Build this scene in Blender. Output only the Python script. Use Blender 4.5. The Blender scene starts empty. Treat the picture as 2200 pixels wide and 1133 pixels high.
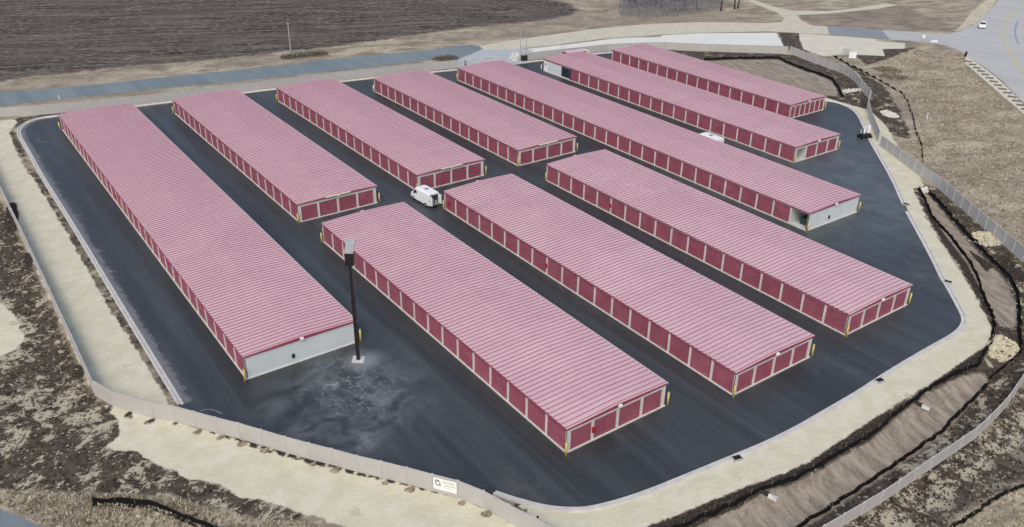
import bpy, bmesh, math, random
import numpy as np
from mathutils import Vector, Matrix
random.seed(7); rng=np.random.default_rng(7)
R=math.radians
# ------------------------------------------------------------------ camera, sky, sun, exposure
SC=bpy.context.scene; COL=SC.collection
F_PX,CX,CY,CAMH=1838.5,1100.0,566.5,50.72
YAW,PITCH,ROLL=0.62253,0.48363,0.011746
def cam_axes():
    cy,sy=math.cos(YAW),math.sin(YAW); cp,sp=math.cos(PITCH),math.sin(PITCH)
    f=np.array([sy*cp,cy*cp,-sp]); r=np.array([cy,-sy,0.]); u=np.cross(r,f)
    c,s=math.cos(ROLL),math.sin(ROLL)
    return c*r+s*u,-s*r+c*u,f
AR,AU,AF=cam_axes()
cd=bpy.data.cameras.new('camera'); cam=bpy.data.objects.new('camera',cd); COL.objects.link(cam)
cd.sensor_width=36; cd.lens=36*F_PX/2200; cd.clip_start=0.5; cd.clip_end=5000
cam.matrix_world=Matrix(((AR[0],AU[0],-AF[0],0),(AR[1],AU[1],-AF[1],0),(AR[2],AU[2],-AF[2],CAMH),(0,0,0,1)))
SC.camera=cam
SUN_EL,SUN_AZ=R(49),R(-140)      # azimuth measured from +x towards +y
wd=bpy.data.worlds.new('World'); SC.world=wd; wd.use_nodes=True
wn=wd.node_tree; bg=wn.nodes['Background']; sky=wn.nodes.new('ShaderNodeTexSky')
sky.sky_type='NISHITA'; sky.sun_disc=False; sky.sun_elevation=SUN_EL; sky.sun_rotation=math.pi/2-SUN_AZ
sky.air_density=1.0; sky.dust_density=4.0; sky.ozone_density=0.6
wn.links.new(sky.outputs[0],bg.inputs[0]); bg.inputs[1].default_value=0.15
sl=bpy.data.lights.new('sun','SUN'); sl.energy=0.5; sl.angle=R(20); sl.color=(1,0.98,0.95)
so=bpy.data.objects.new('sun',sl); COL.objects.link(so)
sd=Vector((math.cos(SUN_EL)*math.cos(SUN_AZ),math.cos(SUN_EL)*math.sin(SUN_AZ),math.sin(SUN_EL)))
so.rotation_euler=sd.to_track_quat('Z','Y').to_euler(); so.location=(60,100,120)
SC.view_settings.view_transform='Standard'; SC.view_settings.look='None'
SC.view_settings.exposure=0.19; SC.view_settings.gamma=1.0

# ------------------------------------------------------------------ pixel -> world (photo measured at 2200x1133)
def smooth(a,b,x):
    t=np.clip((x-a)/(b-a),0,1); return t*t*(3-2*t)
def G(u,v,z=0.0):
    d=AR*((u-CX)/F_PX)-AU*((v-CY)/F_PX)+AF
    t=(z-CAMH)/d[2]; return (float(d[0]*t),float(d[1]*t))
def GP(pts,z=0.0): return [G(p[0],p[1],z) for p in pts]
def sdf(x,y,poly):
    """signed distance, positive inside"""
    x=np.asarray(x,float); y=np.asarray(y,float); P=np.array(poly,float); n=len(P)
    d2=np.full(x.shape,1e12); ins=np.zeros(x.shape,bool)
    for i in range(n):
        ax,ay=P[i]; bx,by=P[(i+1)%n]; ex,ey=bx-ax,by-ay
        wx,wy=x-ax,y-ay; t=np.clip((wx*ex+wy*ey)/(ex*ex+ey*ey+1e-12),0,1)
        d2=np.minimum(d2,(wx-ex*t)**2+(wy-ey*t)**2)
        c=((ay>y)!=(by>y))
        with np.errstate(divide='ignore',invalid='ignore'):
            xi=ax+(y-ay)*(bx-ax)/(by-ay if by!=ay else 1e-9)
        ins^=(c&(x<xi))
    d=np.sqrt(d2); return np.where(ins,d,-d)

YARD_PX=[(385,872),(262,668),(206,573),(140,463),(88,381),(58,325),(37,290),(40,275),(58,262),(85,254),(120,250),(370,219),(597,191),
 (792,169),(984,150),(1133,134),(1166,130),(1281,116),(1313,113),(1380,112),(1600,172),(1762,215),(1800,220),(1830,232),(1847,247),(1860,275),
 (1870,298),(1890,333),(1920,383),(1945,440),(1952,455),(2010,560),(2027,598),(2040,616),(2067,666),(2074,680),(2076,691),(2072,703),(2060,716),(2045,726),
 (2000,751),(1937,788),(1890,818),(1845,848),(1805,871),(1732,914),(1700,931),(1650,956),(1570,989),(1500,1018),(1425,1049),(1375,1068),(1325,1084),(1275,1096),
 (1237,1100),(1175,1096),(1100,1076),(1060,1062)]
YARD_CURB=GP(YARD_PX)
FRONT_TOP=[(197,817),(235,839),(281,853),(325,864),(371,872),(416,884),(463,897),(512,909),(560,923),(611,938),(663,952),(711.6,964),(766,979),(818.6,991),(873.6,1004.5),(928.6,1019),(984,1033),(1039,1055),(1093,1084),(1150,1113),(1205,1143),(1260,1175)]
FRONT=[G(u,v,1.85) for u,v in FRONT_TOP]
YARD=YARD_CURB+[(x+0.05,y+0.35) for x,y in reversed(FRONT[5:18])]
BASIN_PX=[(1975,395),(1985,402),(1962,405),(1977,438),(1990,470),(2020,518),(2055,566),(2085,618),(2112,671),(2131,713),(2122,738),(2105,753),(2060,783),
 (2012,816),(1960,849),(1862,909),(1790,959),(1732,996),(1650,1029),(1575,1056),(1475,1099),(1400,1131),(1350,1160),(1700,1200),(1810,1140),(1900,1083),(1995,1016),(2060,972),(2112,936),
 (2178,850),(2230,790),(2330,700),(2230,590),(2165,535),(2125,500),(2012,402)]
BASIN=GP(BASIN_PX)
RD=[(-500,262),(-200,222),(0,199),(175,185),(300,172),(425,159),(550,147),(725,126),(925,107),(1000,97),(1020,97),(1036,106),(1010,118),(984,127),(925,130),(725,152),(550,171),(325,193),(137,213),(0,228),(-200,252),(-500,292)]
HW=[(2400,-200),(2230,-60),(2145,0),(2125,27),(2100,50),(2062,68),(2037,73),(2000,72),(1895,65),(1912,86),(1982,90),(2030,98),(2062,110),(2080,122),(2125,152),(2155,176),(2205,228),(2350,380),(2700,380),(2700,-200)]
DRV=[(984,128),(1012,116),(1037,105),(1100,102),(1145,108),(1135,136),(1100,140),(1060,143),(984,151)]
GRV=[(1030,99),(1100,87),(1200,73),(1300,60),(1400,52),(1500,48),(1600,49),(1650,50),(1678,48),(1686,40),(1670,28),(1625,10),(1604,2),(1618,0),(1660,14),(1700,23),(1780,24),(1850,17),(1900,8),(1930,11),(1890,19),(1780,30),(1712,33),(1722,44),(1745,56),(1777,57),(1782,75),(1650,68),(1500,71),(1420,75),(1300,83),(1200,96),(1100,107),(1042,108)]
APT=[(1777,57),(1895,65),(1912,86),(1782,75)]
VG1=[(2126,-6),(2150,-14),(2130,20),(2104,47),(2062,66),(2050,68),(2068,52),(2085,28)]
VG2=[(2076,118),(2082,124),(2125,155),(2155,180),(2205,232),(2350,385),(2350,400),(2205,250),(2140,195),(2072,135)]
BK1=[(1100,110),(1137,105),(1210,97),(1290,87),(1340,82),(1418,80),(1424,76),(1500,72),(1669,71),(1672,80),(1677,86),(1684,101),(1600,100),(1450,97),(1375,96),(1210,112),(1137,122)]
BK2=[(1717,72),(1880,84),(1882,89),(1945,93),(1943,105),(1896,106),(1901,121),(1840,118),(1800,118),(1770,122),(1726,106),(1722,92),(1718,88)]
BLR=[(-200,1020),(-60,1070),(0,1094),(45,1112),(87,1133),(160,1180),(0,1300),(-300,1300)]
PAVED=[GP(q) for q in (RD,HW,DRV,GRV,VG1,VG2,BK1,BK2,BLR)]
def height(x,y):
    x=np.asarray(x,float); y=np.asarray(y,float)
    b=sdf(x,y,BASIN); yd=sdf(x,y,YARD)
    h=-0.85*smooth(0.1,3.2,b)
    und=0.22*np.sin(x*0.13+1.3)*np.sin(y*0.11+0.4)+0.09*np.sin(x*0.41+y*0.3)*np.sin(y*0.37-x*0.2)
    k=smooth(3,14,-yd)*smooth(0.5,8,-b)
    for q in PAVED: k=k*smooth(1.2,8,-sdf(x,y,q))
    h=h+und*k
    return np.where(yd>-0.05,-0.06,h)
def hz(x,y): return float(height(np.array([x]),np.array([y]))[0])
def GT(u,v,dz=0.0):
    z=0.0
    for _ in range(7):
        x,y=G(u,v,z+dz); z=0.5*z+0.5*hz(x,y)
    return (x,y,hz(x,y))

# ------------------------------------------------------------------ material helpers
def lin(r,g,b):
    f=lambda c:(c/255/12.92 if c/255<=0.04045 else ((c/255+0.055)/1.055)**2.4)
    return (f(r),f(g),f(b),1)
class NT:
    def __init__(s,name,rough=0.8,spec=0.3):
        s.m=bpy.data.materials.new(name); s.m.use_nodes=True; s.t=s.m.node_tree
        s.b=s.t.nodes['Principled BSDF']; s.b.inputs['Roughness'].default_value=rough
        s.b.inputs['Specular IOR Level'].default_value=spec
        s.pos=s.n('ShaderNodeNewGeometry').outputs['Position']
    def n(s,t): return s.t.nodes.new(t)
    def l(s,a,b): s.t.links.new(a,b)
    def inp(s,sock,v):
        if hasattr(v,'links') or isinstance(v,bpy.types.NodeSocket): s.l(v,sock)
        else: sock.default_value=v
    def obj(s): return s.n('ShaderNodeTexCoord').outputs['Object']
    def map(s,v,scale=(1,1,1),rot=0):
        # rot: direction (radians from +x) that becomes the local x axis before scaling
        if rot:
            q=s.n('ShaderNodeMapping'); s.l(v,q.inputs[0]); q.inputs['Rotation'].default_value=(0,0,-rot); v=q.outputs[0]
        m=s.n('ShaderNodeMapping'); s.l(v,m.inputs[0]); m.inputs['Scale'].default_value=scale; return m.outputs[0]
    def noise(s,scale,detail=4,vec=None,rough=0.55,dist=0.0):
        m=s.n('ShaderNodeTexNoise'); m.inputs['Scale'].default_value=scale; m.inputs['Detail'].default_value=detail
        m.inputs['Roughness'].default_value=rough; m.inputs['Distortion'].default_value=dist
        s.l(vec if vec is not None else s.pos,m.inputs['Vector']); return m.outputs['Fac']
    def ramp(s,v,a,b):
        m=s.n('ShaderNodeMapRange'); m.interpolation_type='SMOOTHSTEP'; s.inp(m.inputs[0],v)
        m.inputs[1].default_value=a; m.inputs[2].default_value=b; return m.outputs[0]
    def math(s,op,a,b=0.0):
        m=s.n('ShaderNodeMath'); m.operation=op; s.inp(m.inputs[0],a); s.inp(m.inputs[1],b); return m.outputs[0]
    def mix(s,f,a,b,mode='MIX'):
        m=s.n('ShaderNodeMix'); m.data_type='RGBA'; m.blend_type=mode
        s.inp(m.inputs['Factor'],f); s.inp(m.inputs[6],a); s.inp(m.inputs[7],b); return m.outputs[2]
    def attr(s,name):
        m=s.n('ShaderNodeAttribute'); m.attribute_name=name; return m.outputs['Fac']
    def col(s,c): s.inp(s.b.inputs['Base Color'],c)
    def bump(s,h,strength,dist=0.05):
        m=s.n('ShaderNodeBump'); m.inputs['Strength'].default_value=strength; m.inputs['Distance'].default_value=dist
        s.l(h,m.inputs['Height']); s.l(m.outputs[0],s.b.inputs['Normal'])
def simple(name,c,rough=0.7,spec=0.3,var=0.12,scale=1.5,metal=0.0,local=False):
    n=NT(name,rough,spec); n.b.inputs['Metallic'].default_value=metal
    v=n.obj() if local else None
    f=n.noise(scale,4,v); f2=n.noise(scale*9,3,v)
    d=tuple(x*(1-var*2.2) for x in c[:3])+(1,); b=tuple(min(1,x*(1+var)) for x in c[:3])+(1,)
    n.col(n.mix(n.ramp(n.math('ADD',n.math('MULTIPLY',f,0.65),n.math('MULTIPLY',f2,0.35)),0.3,0.7),d,b)); return n.m

# ------------------------------------------------------------------ mesh helpers
class MB:
    def __init__(s): s.v=[]; s.f=[]
    def add(s,v,f):
        o=len(s.v); s.v+= [tuple(map(float,p)) for p in v]; s.f+=[tuple(i+o for i in q) for q in f]; return s
    def box(s,x0,x1,y0,y1,z0,z1):
        return s.add([(x0,y0,z0),(x1,y0,z0),(x1,y1,z0),(x0,y1,z0),(x0,y0,z1),(x1,y0,z1),(x1,y1,z1),(x0,y1,z1)],
          [(0,3,2,1),(4,5,6,7),(0,1,5,4),(1,2,6,5),(2,3,7,6),(3,0,4,7)])
    def tube(s,a,b,r0,r1=None,n=8,cap=True):
        r1=r0 if r1 is None else r1; a=Vector(a); b=Vector(b); d=(b-a).normalized()
        p=d.orthogonal().normalized(); q=d.cross(p); vs=[];fs=[]
        for c,r in ((a,r0),(b,r1)):
            for i in range(n):
                t=2*math.pi*(i+0.5)/n; vs.append(c+p*math.cos(t)*r+q*math.sin(t)*r)
        for i in range(n): j=(i+1)%n; fs.append((i,j,n+j,n+i))
        if cap: fs+= [tuple(range(n-1,-1,-1)),tuple(range(n,2*n))]
        return s.add(vs,fs)
    def build(s,name,mat,parent=None,smooth=False,bevel=0):
        me=bpy.data.meshes.new(name); me.from_pydata(s.v,[],s.f); me.validate(); me.update()
        if bevel:
            bm=bmesh.new(); bm.from_mesh(me); bmesh.ops.bevel(bm,geom=bm.edges[:],offset=bevel,segments=2,affect='EDGES',clamp_overlap=True); bm.to_mesh(me); bm.free()
        if mat: me.materials.append(mat)
        if smooth:
            for p in me.polygons: p.use_smooth=True
        return link(name,me,parent)
def link(name,me,parent=None,loc=None,rot=None,scale=None):
    o=bpy.data.objects.new(name,me); COL.objects.link(o)
    if parent: o.parent=parent
    if loc is not None: o.location=loc
    if rot is not None: o.rotation_euler=rot
    if scale is not None: o.scale=scale
    return o
def tag(o,label=None,cat=None,group=None,kind=None):
    if label: o['label']=label
    if cat: o['category']=cat
    if group: o['group']=group
    if kind: o['kind']=kind
    return o
def thing(name,label,cat,loc=(0,0,0),rz=0,group=None):
    o=bpy.data.objects.new(name,None); COL.objects.link(o); o.location=loc; o.rotation_euler=(0,0,rz); o.empty_display_size=0.3
    return tag(o,label,cat,group)
def copy_tree(o,parent=None):
    c=o.copy(); COL.objects.link(c); c.parent=parent
    for ch in list(o.children): copy_tree(ch,c)
    return c
def sheet(name,poly,z,mat,kind='structure',thick=0.0,sub=0):
    bm=bmesh.new(); vs=[bm.verts.new((x,y,z)) for x,y in poly]; f=bm.faces.new(vs)
    if f.normal.z<0: f.normal_flip()
    f.normal_update()
    if f.normal.z<0: f.normal_flip()
    bmesh.ops.triangulate(bm,faces=[f])
    me=bpy.data.meshes.new(name); bm.to_mesh(me); bm.free(); me.materials.append(mat)
    o=link(name,me); tag(o,kind=kind); return o
def resample(pts,step,closed=False):
    P=[np.array(p[:2],float) for p in pts]
    if closed: P.append(P[0])
    out=[]; d=0.0; out.append(tuple(P[0])); carry=0.0
    for i in range(len(P)-1):
        L=np.linalg.norm(P[i+1]-P[i])
        if L<1e-9: continue
        t=step-carry
        while t<=L:
            out.append(tuple(P[i]+(P[i+1]-P[i])*t/L)); t+=step
        carry=L-(t-step)
    return out
def chaikin(pts,n=2):
    for _ in range(n):
        o=[pts[0]]
        for a,b in zip(pts[:-1],pts[1:]):
            o.append((a[0]*.75+b[0]*.25,a[1]*.75+b[1]*.25)); o.append((a[0]*.25+b[0]*.75,a[1]*.25+b[1]*.75))
        o.append(pts[-1]); pts=o
    return pts

# ------------------------------------------------------------------ GROUND (one sheet, soil types and some painted shade blended through signed-distance attributes)
Z={}
def zone(k,px): Z.setdefault(k,[]).append(GP(px))
zone('field',[(-400,240),(0,175),(125,161),(250,146),(375,134),(550,119),(725,99),(850,82),(1000,60),(1100,51),(1175,44),(1225,32),(1243,23),(1225,11),(1187,1),(1150,-12),(1000,-60),(500,-200),(-300,-150),(-900,0)])
# straw strip on the left, inside the fence
zone('sand',[(-60,262),(0,260),(30,256),(36,262),(20,285),(28,310),(52,360),(72,385),(117,457),(185,574),(237,667),(262,706),(372,880),(200,838),(0,407),(-60,290)])
# straw strip on the right, behind the kerb
zone('sand',[(1700,190),(1780,212),(1868,238),(1885,252),(1903,270),(1920,300),(1932,320),(1975,378),(1987,400),(1960,404),(1977,438),(1990,470),(2020,518),(2050,566),(2085,618),(2112,671),(2130,700),(2131,716),(2122,738),(2105,753),
 (2060,783),(2012,816),(1960,849),(1862,909),(1790,959),(1732,996),(1650,1029),(1575,1056),(1475,1099),(1400,1131),(1340,1160),(1240,1160),(1150,1112),(1110,1090),(1300,1000),(1900,700),(1900,450),(1850,300)])
# straw field in front of the fence
zone('sand',[(206,858),(245,870),(300,884),(420,918),(560,958),(760,1008),(980,1066),(1092,1112),(1190,1160),(1100,1200),(860,1200),(750,1140),(699,1116),(640,1100),(560,1076),(516,1067),(470,1040),(401,1029),(365,1008),(329,994),(300,974),(262,970),(222,966),(250,945),(262,930),(250,905),(240,885)])
zone('sand',[(-60,640),(0,652),(24,668),(41,695),(54,730),(33,746),(11,760),(-60,775)])
zone('patchy',[(60,800),(150,820),(205,865),(262,920),(230,965),(120,930),(40,900),(0,860)])
zone('patchy',[(-60,600),(40,640),(90,720),(60,790),(-60,790)])
zone('patchy',[(330,1010),(500,1075),(620,1112),(560,1133),(400,1080)])
zone('patchy',[(1830,1128),(1900,1083),(1995,1016),(2060,972),(2115,938),(2180,852),(2260,780),(2260,960),(2150,1030),(2060,1090),(1980,1180)])
# bare dark soil
zone('dirt',[(-90,380),(0,430),(50,530),(110,665),(206,860),(245,872),(262,914),(262,940),(330,985),(520,1060),(700,1112),(560,1120),(380,1066),(200,1060),(100,1060),(0,1050),(-140,1040),(-300,700)])
zone('dirt',[(28,278),(42,300),(62,360),(92,381),(140,463),(206,573),(262,668),(385,878),(362,870),(237,667),(117,457),(57,362),(28,310),(20,285)])
zone('dirt',[(36,254),(120,244),(292,227),(500,200),(984,147),(984,152),(500,208),(300,234),(120,251),(70,258),(40,270),(30,280)])
zone('dirt',[(1133,130),(1310,110),(1313,115),(1166,131),(1133,136)])
zone('dirt',[(1400,98),(1650,112),(1710,118),(1760,138),(1805,155),(1832,172),(1850,192),(1868,213),(1862,235),(1820,226),(1780,214),(1600,160),(1480,130)])
zone('dirt',[(1792,122),(1840,147),(1887,178),(1910,200),(1935,240),(1950,275),(1955,300),(1920,292),(1900,270),(1868,240),(1866,222),(1874,205),(1850,168),(1835,150)])
zone('dirt',[(1672,70),(1718,72),(1722,100),(1745,118),(1700,108),(1684,100)])
zone('dirt',[(1896,106),(1943,104),(1975,100),(1950,110),(1900,130),(1860,140),(1840,120)])
zone('dirt',BASIN_PX)
zone('dirt',[(1040,1062),(1100,1078),(1175,1098),(1240,1104),(1290,1098),(1330,1090),(1300,1106),(1250,1110),(1190,1106),(1120,1100)])
zone('dirt',[(1690,1200),(1830,1128),(1900,1083),(1995,1016),(2060,972),(2115,938),(2180,852),(2260,780),(2260,1000),(2150,1060),(2060,1105),(1980,1200)])
# erosion matting on the basin floor
zone('mat',[(1980,410),(1997,412),(2025,443),(2060,483),(2090,515),(2132,560),(2150,575),(2168,600),(2185,635),(2190,668),(2186,690),(2142,690),(2133,676),(2112,636),(2100,600),(2082,566),(2040,508),(2007,473),(1990,440)])
zone('mat',[(2050,812),(2120,790),(2130,800),(2098,850),(2062,886),(2025,926),(1987,953),(1937,988),(1887,1023),(1835,1056),(1790,1086),(1720,1130),(1640,1180),(1400,1180),(1475,1130),(1525,1112),(1575,1090),(1650,1050),(1700,1038),(1750,1012),(1810,975),(1875,938),(1925,893),(1982,852)])
zone('mat',[(1512,132),(1650,127),(1675,128),(1705,143),(1760,163),(1787,174),(1798,192),(1800,208),(1770,204),(1600,156)])
zone('dark',[(430,914),(560,952),(760,1004),(995,1064),(1000,1074),(900,1052),(760,1020),(640,990),(520,955),(435,924)])  # shadow under the front fence, painted into the ground as a dark strip
for cx_,cy_,rx_,ry_ in [(236,880,11,9),(276,893,13,9),(322,906,13,9),(373,912,9,6),(205,855,10,14),(60,560,12,20),(25,470,16,40),(168,800,14,20),(1036,1098,7,4),(1088,1124,9,7)]:
    zone('dark',[(cx_+rx_*math.cos(t*0.785),cy_+ry_*math.sin(t*0.785)-0.35*rx_*math.cos(t*0.785)) for t in range(8)])
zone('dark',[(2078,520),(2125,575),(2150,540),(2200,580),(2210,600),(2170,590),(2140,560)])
zone('dark',[(1995,840),(2050,812),(2100,788),(2125,752),(2128,742),(2105,753),(2012,817),(1862,910),(1732,997),(1650,1030),(1575,1057),(1475,1100),(1380,1136),(1420,1155),(1500,1124),(1575,1090),(1650,1050),(1700,1036),(1750,1012),(1812,975),(1875,938),(1925,893),(1982,852)])  # bank below the straw: dark soil with the slope's shade painted in
zone('dark',[(1990,425),(1998,450),(2030,500),(2080,562),(2102,610),(2120,650),(2137,710),(2131,710),(2118,670),(2090,618),(2060,566),(2025,518),(1996,470),(1982,438)])  # upper stretch of the bank, its slope shade painted dark as well
zone('lite',[(1700,20),(1850,20),(1925,12),(2010,40),(2060,66),(2030,70),(1900,63),(1745,54)])

def axis(a0,a1,step,far0,far1):
    c=list(np.arange(a0,a1+step/2,step)); s=step; x=a1; up=[]
    while x<far1: s*=1.22; x+=s; up.append(x)
    s=step; x=a0; dn=[]
    while x>far0: s*=1.22; x-=s; dn.append(x)
    return np.array(dn[::-1]+c+up)
XS=axis(-45,250,0.8,-1500,2500); YS=axis(10,255,0.8,-1200,3000)
XX,YY=np.meshgrid(XS,YS); fx,fy=XX.ravel(),YY.ravel()
nx,ny=len(XS),len(YS)
near=(fx>-70)&(fx<420)&(fy>-10)&(fy<420)
HZ=np.zeros(fx.shape); HZ[near]=height(fx[near],fy[near])
me=bpy.data.meshes.new('ground'); me.vertices.add(len(fx))
me.vertices.foreach_set('co',np.stack([fx,fy,HZ],1).ravel())
ii=np.arange(nx*(ny-1)).reshape(ny-1,nx)[:,:-1].ravel()
quads=np.stack([ii,ii+1,ii+nx+1,ii+nx],1)
me.loops.add(quads.size); me.loops.foreach_set('vertex_index',quads.ravel())
me.polygons.add(len(quads)); me.polygons.foreach_set('loop_start',np.arange(len(quads))*4)
me.update(calc_edges=True); me.polygons.foreach_set('use_smooth',np.ones(len(quads),bool))
ZV={}
for k,polys in Z.items():
    val=np.full(fx.shape,-30.0)
    for p in polys:
        P=np.array(p); m=(fx>P[:,0].min()-14)&(fx<P[:,0].max()+14)&(fy>P[:,1].min()-14)&(fy<P[:,1].max()+14)
        if m.any(): val[m]=np.maximum(val[m],sdf(fx[m],fy[m],p))
    ZV[k]=val; a=me.attributes.new('z_'+k,'FLOAT','POINT'); a.data.foreach_set('value',np.clip(val,-12,12).astype(np.float32))
ground=link('ground',me); tag(ground,kind='structure')

n=NT('ground_soil',0.95,0.1)
def zmask(k,amp,scale,w,detail=6,off=0.0,vec=None,rough=0.6):
    nz=n.math('MULTIPLY',n.math('SUBTRACT',n.noise(scale,detail,vec,rough),0.5),amp)
    return n.ramp(n.math('ADD',n.math('ADD',n.attr('z_'+k),nz),off),-w,w)
ST=n.map(n.pos,(0.55,1,1),R(-20))
big=n.noise(0.03,5); mid=n.noise(0.22,6,ST,0.65,0.6); fine=n.noise(2.6,5,ST,0.75)
g=n.mix(n.ramp(mid,0.36,0.66),lin(134,125,109),lin(192,183,161))
g=n.mix(n.ramp(big,0.42,0.62),g,n.mix(0.6,g,lin(146,135,123)))
g=n.mix(n.math('MULTIPLY',n.ramp(fine,0.46,0.64),0.6),g,lin(110,102,86))
g=n.mix(n.math('MULTIPLY',n.ramp(n.noise(0.9,5,ST,0.7),0.56,0.68),0.6),g,lin(196,188,164))
# tilled field
rowv=n.map(n.pos,(0.06,1.0,1.0),R(-24)); rowf=n.noise(0.55,6,rowv,0.75); row2=n.noise(1.7,4,n.map(n.pos,(0.35,1,1),R(-24)),0.8); blk=n.noise(0.05,4)
fl=n.mix(n.ramp(rowf,0.38,0.66),lin(44,41,40),lin(114,107,99))
fl=n.mix(n.math('MULTIPLY',n.ramp(row2,0.5,0.66),0.85),fl,lin(164,156,143))
fl=n.mix(n.math('MULTIPLY',n.ramp(n.noise(1.3,4,rowv,0.7),0.56,0.66),0.8),fl,lin(44,40,40))
fl=n.mix(n.math('MULTIPLY',n.ramp(blk,0.45,0.6),0.35),fl,lin(104,96,90))
g=n.mix(zmask('field',5.0,0.5,1.2),g,fl)
# soil
dn=n.noise(0.8,6,None,0.7,0.5); ds=n.noise(4.0,4,None,0.7)
dt=n.mix(n.ramp(dn,0.35,0.65),lin(56,50,45),lin(94,86,76))
dt=n.mix(n.math('MULTIPLY',n.ramp(ds,0.5,0.7),0.5),dt,lin(128,116,100))
dt=n.mix(n.math('MULTIPLY',n.ramp(n.math('ADD',n.noise(0.42,7,None,0.8,0.4),n.math('MULTIPLY',n.ramp(n.attr('z_patchy'),-3,3),0.075)),0.545,0.585),0.9),dt,lin(184,178,156))
dt=n.mix(n.math('MULTIPLY',n.ramp(n.noise(0.9,6,None,0.78),0.56,0.62),0.85),dt,lin(40,36,34))
dclean=n.mix(n.ramp(dn,0.3,0.7),lin(68,62,58),lin(94,87,80))
dt=n.mix(n.math('MULTIPLY',n.ramp(n.attr('z_sand'),-9,-11),0.6),dt,dclean)
g=n.mix(zmask('dirt',2.2,0.45,0.35,7),g,dt)
# matting
mv=n.map(n.pos,(0.25,1,1),R(78)); mt=n.mix(n.ramp(n.noise(1.1,5,mv,0.7),0.35,0.68),lin(126,117,105),lin(170,160,144))
mt=n.mix(n.math('MULTIPLY',n.ramp(n.noise(5,4,None,0.7),0.5,0.7),0.5),mt,lin(184,174,156))
g=n.mix(zmask('mat',0.9,0.9,0.25),g,mt)
g=n.mix(n.math('MULTIPLY',zmask('lite',6,0.2,2.0),0.7),g,n.mix(n.ramp(mid,0.35,0.6),lin(120,108,98),lin(142,131,120)))
# straw
sdn=n.noise(0.5,6,None,0.65); sf=n.noise(6,4,None,0.7)
sa=n.mix(n.ramp(sdn,0.35,0.65),lin(202,198,173),lin(213,210,189))
sa=n.mix(n.math('MULTIPLY',n.ramp(sf,0.5,0.75),0.3),sa,lin(186,180,158))
sa=n.mix(n.math('MULTIPLY',n.ramp(n.noise(0.16,6,None,0.75,0.4),0.60,0.68),0.55),sa,lin(158,148,124))
g=n.mix(zmask('sand',1.5,0.55,0.12,8,0.0,None,0.65),g,sa)
g=n.mix(zmask('dark',0.7,1.5,0.12,5),g,n.mix(n.ramp(ds,0.4,0.6),lin(42,39,37),lin(78,71,64)))  # dark ground, including the painted shade of fence and bank
n.col(g); n.bump(n.math('ADD',fine,n.math('MULTIPLY',mid,2.0)),0.5,0.12)
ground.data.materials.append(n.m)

# ------------------------------------------------------------------ paved surfaces
def asphalt(name,a,b,chalk=True,rough=0.46):
    n=NT(name,rough,0.5)
    lv=n.map(n.pos,(1,0.07,1),0); f=n.noise(0.5,5,lv,0.6); f2=n.noise(0.10,5,lv,0.6,0.2); f3=n.noise(7,3,None,0.7)
    c=n.mix(n.ramp(n.math('ADD',n.math('MULTIPLY',f,0.55),n.math('MULTIPLY',f2,0.45)),0.38,0.62),a,b)
    c=n.mix(n.math('MULTIPLY',n.ramp(f3,0.45,0.75),0.22),c,tuple(x*1.7 for x in b[:3])+(1,))
    if chalk:
        ln=n.noise(1.0,3,n.map(n.pos,(1,0.012,1),0),0.6); c=n.mix(n.math('MULTIPLY',n.ramp(ln,0.52,0.66),0.16),c,lin(88,95,102))
        sp=n.ramp(n.noise(1.6,2,None,0.5),0.77,0.80); c=n.mix(n.math('MULTIPLY',sp,0.7),c,lin(150,158,164))
        def dist(p,sx=1,sy=1,rot=0):
            d=n.n('ShaderNodeVectorMath'); d.operation='SUBTRACT'; n.l(n.pos,d.inputs[0]); d.inputs[1].default_value=(p[0],p[1],0)
            m=n.map(d.outputs[0],(sx,sy,0),rot); e=n.n('ShaderNodeVectorMath'); e.operation='LENGTH'; n.l(m,e.inputs[0]); return e.outputs['Value']
        wisp=n.ramp(n.noise(0.75,7,None,0.75,1.6),0.5,0.64); soft=n.ramp(n.noise(0.3,5,None,0.65,0.8),0.38,0.66)
        m1=n.math('MULTIPLY',n.ramp(dist(G(765,825),0.17,0.12),1.0,0.25),n.math('MULTIPLY',wisp,0.62))
        m2=n.math('MULTIPLY',n.ramp(dist(G(778,775),0.36,0.4),1.0,0.1),0.6)
        m3=n.math('MULTIPLY',n.ramp(dist(G(760,960),0.28,0.5),1.0,0.1),n.math('MULTIPLY',soft,0.55))
        m4=n.math('MULTIPLY',n.ramp(dist(G(740,860),0.085,0.085),1.0,0.2),n.math('MULTIPLY',soft,0.34))
        for mm in (m1,m2,m3,m4): c=n.mix(mm,c,lin(150,156,160))
        br=n.math('MULTIPLY',n.ramp(dist(G(1130,1040),0.3,0.3),1.0,0.1),n.math('MULTIPLY',soft,0.6)); c=n.mix(br,c,lin(98,92,88))
        br=n.math('MULTIPLY',n.ramp(dist(G(2010,600),0.13,0.2),1.0,0.1),n.math('MULTIPLY',soft,0.55)); c=n.mix(br,c,lin(104,100,96))
        fr=n.math('MULTIPLY',n.ramp(dist(G(1840,380),0.022,0.03),1.0,0.3),n.math('ADD',n.math('MULTIPLY',soft,0.3),0.22)); c=n.mix(fr,c,lin(108,117,122))  # grazing sheen of the far right yard, painted in as paler asphalt
        w2=n.math('MULTIPLY',n.ramp(n.noise(0.11,8,n.map(n.pos,(1,1,1),0),0.8,2.5),0.56,0.7),0.15); c=n.mix(w2,c,lin(112,120,130))
        dk=n.math('MULTIPLY',n.ramp(n.noise(0.09,5,lv,0.6,1.0),0.5,0.75),0.35); c=n.mix(dk,c,lin(44,48,55))
    n.col(c); n.bump(f3,0.25,0.02); return n.m
M={}
M['yard']=asphalt('asphalt_new',lin(48,52,54),lin(66,71,74))
M['road']=asphalt('asphalt_old',lin(108,121,125),lin(124,135,138),False,0.7)
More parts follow.
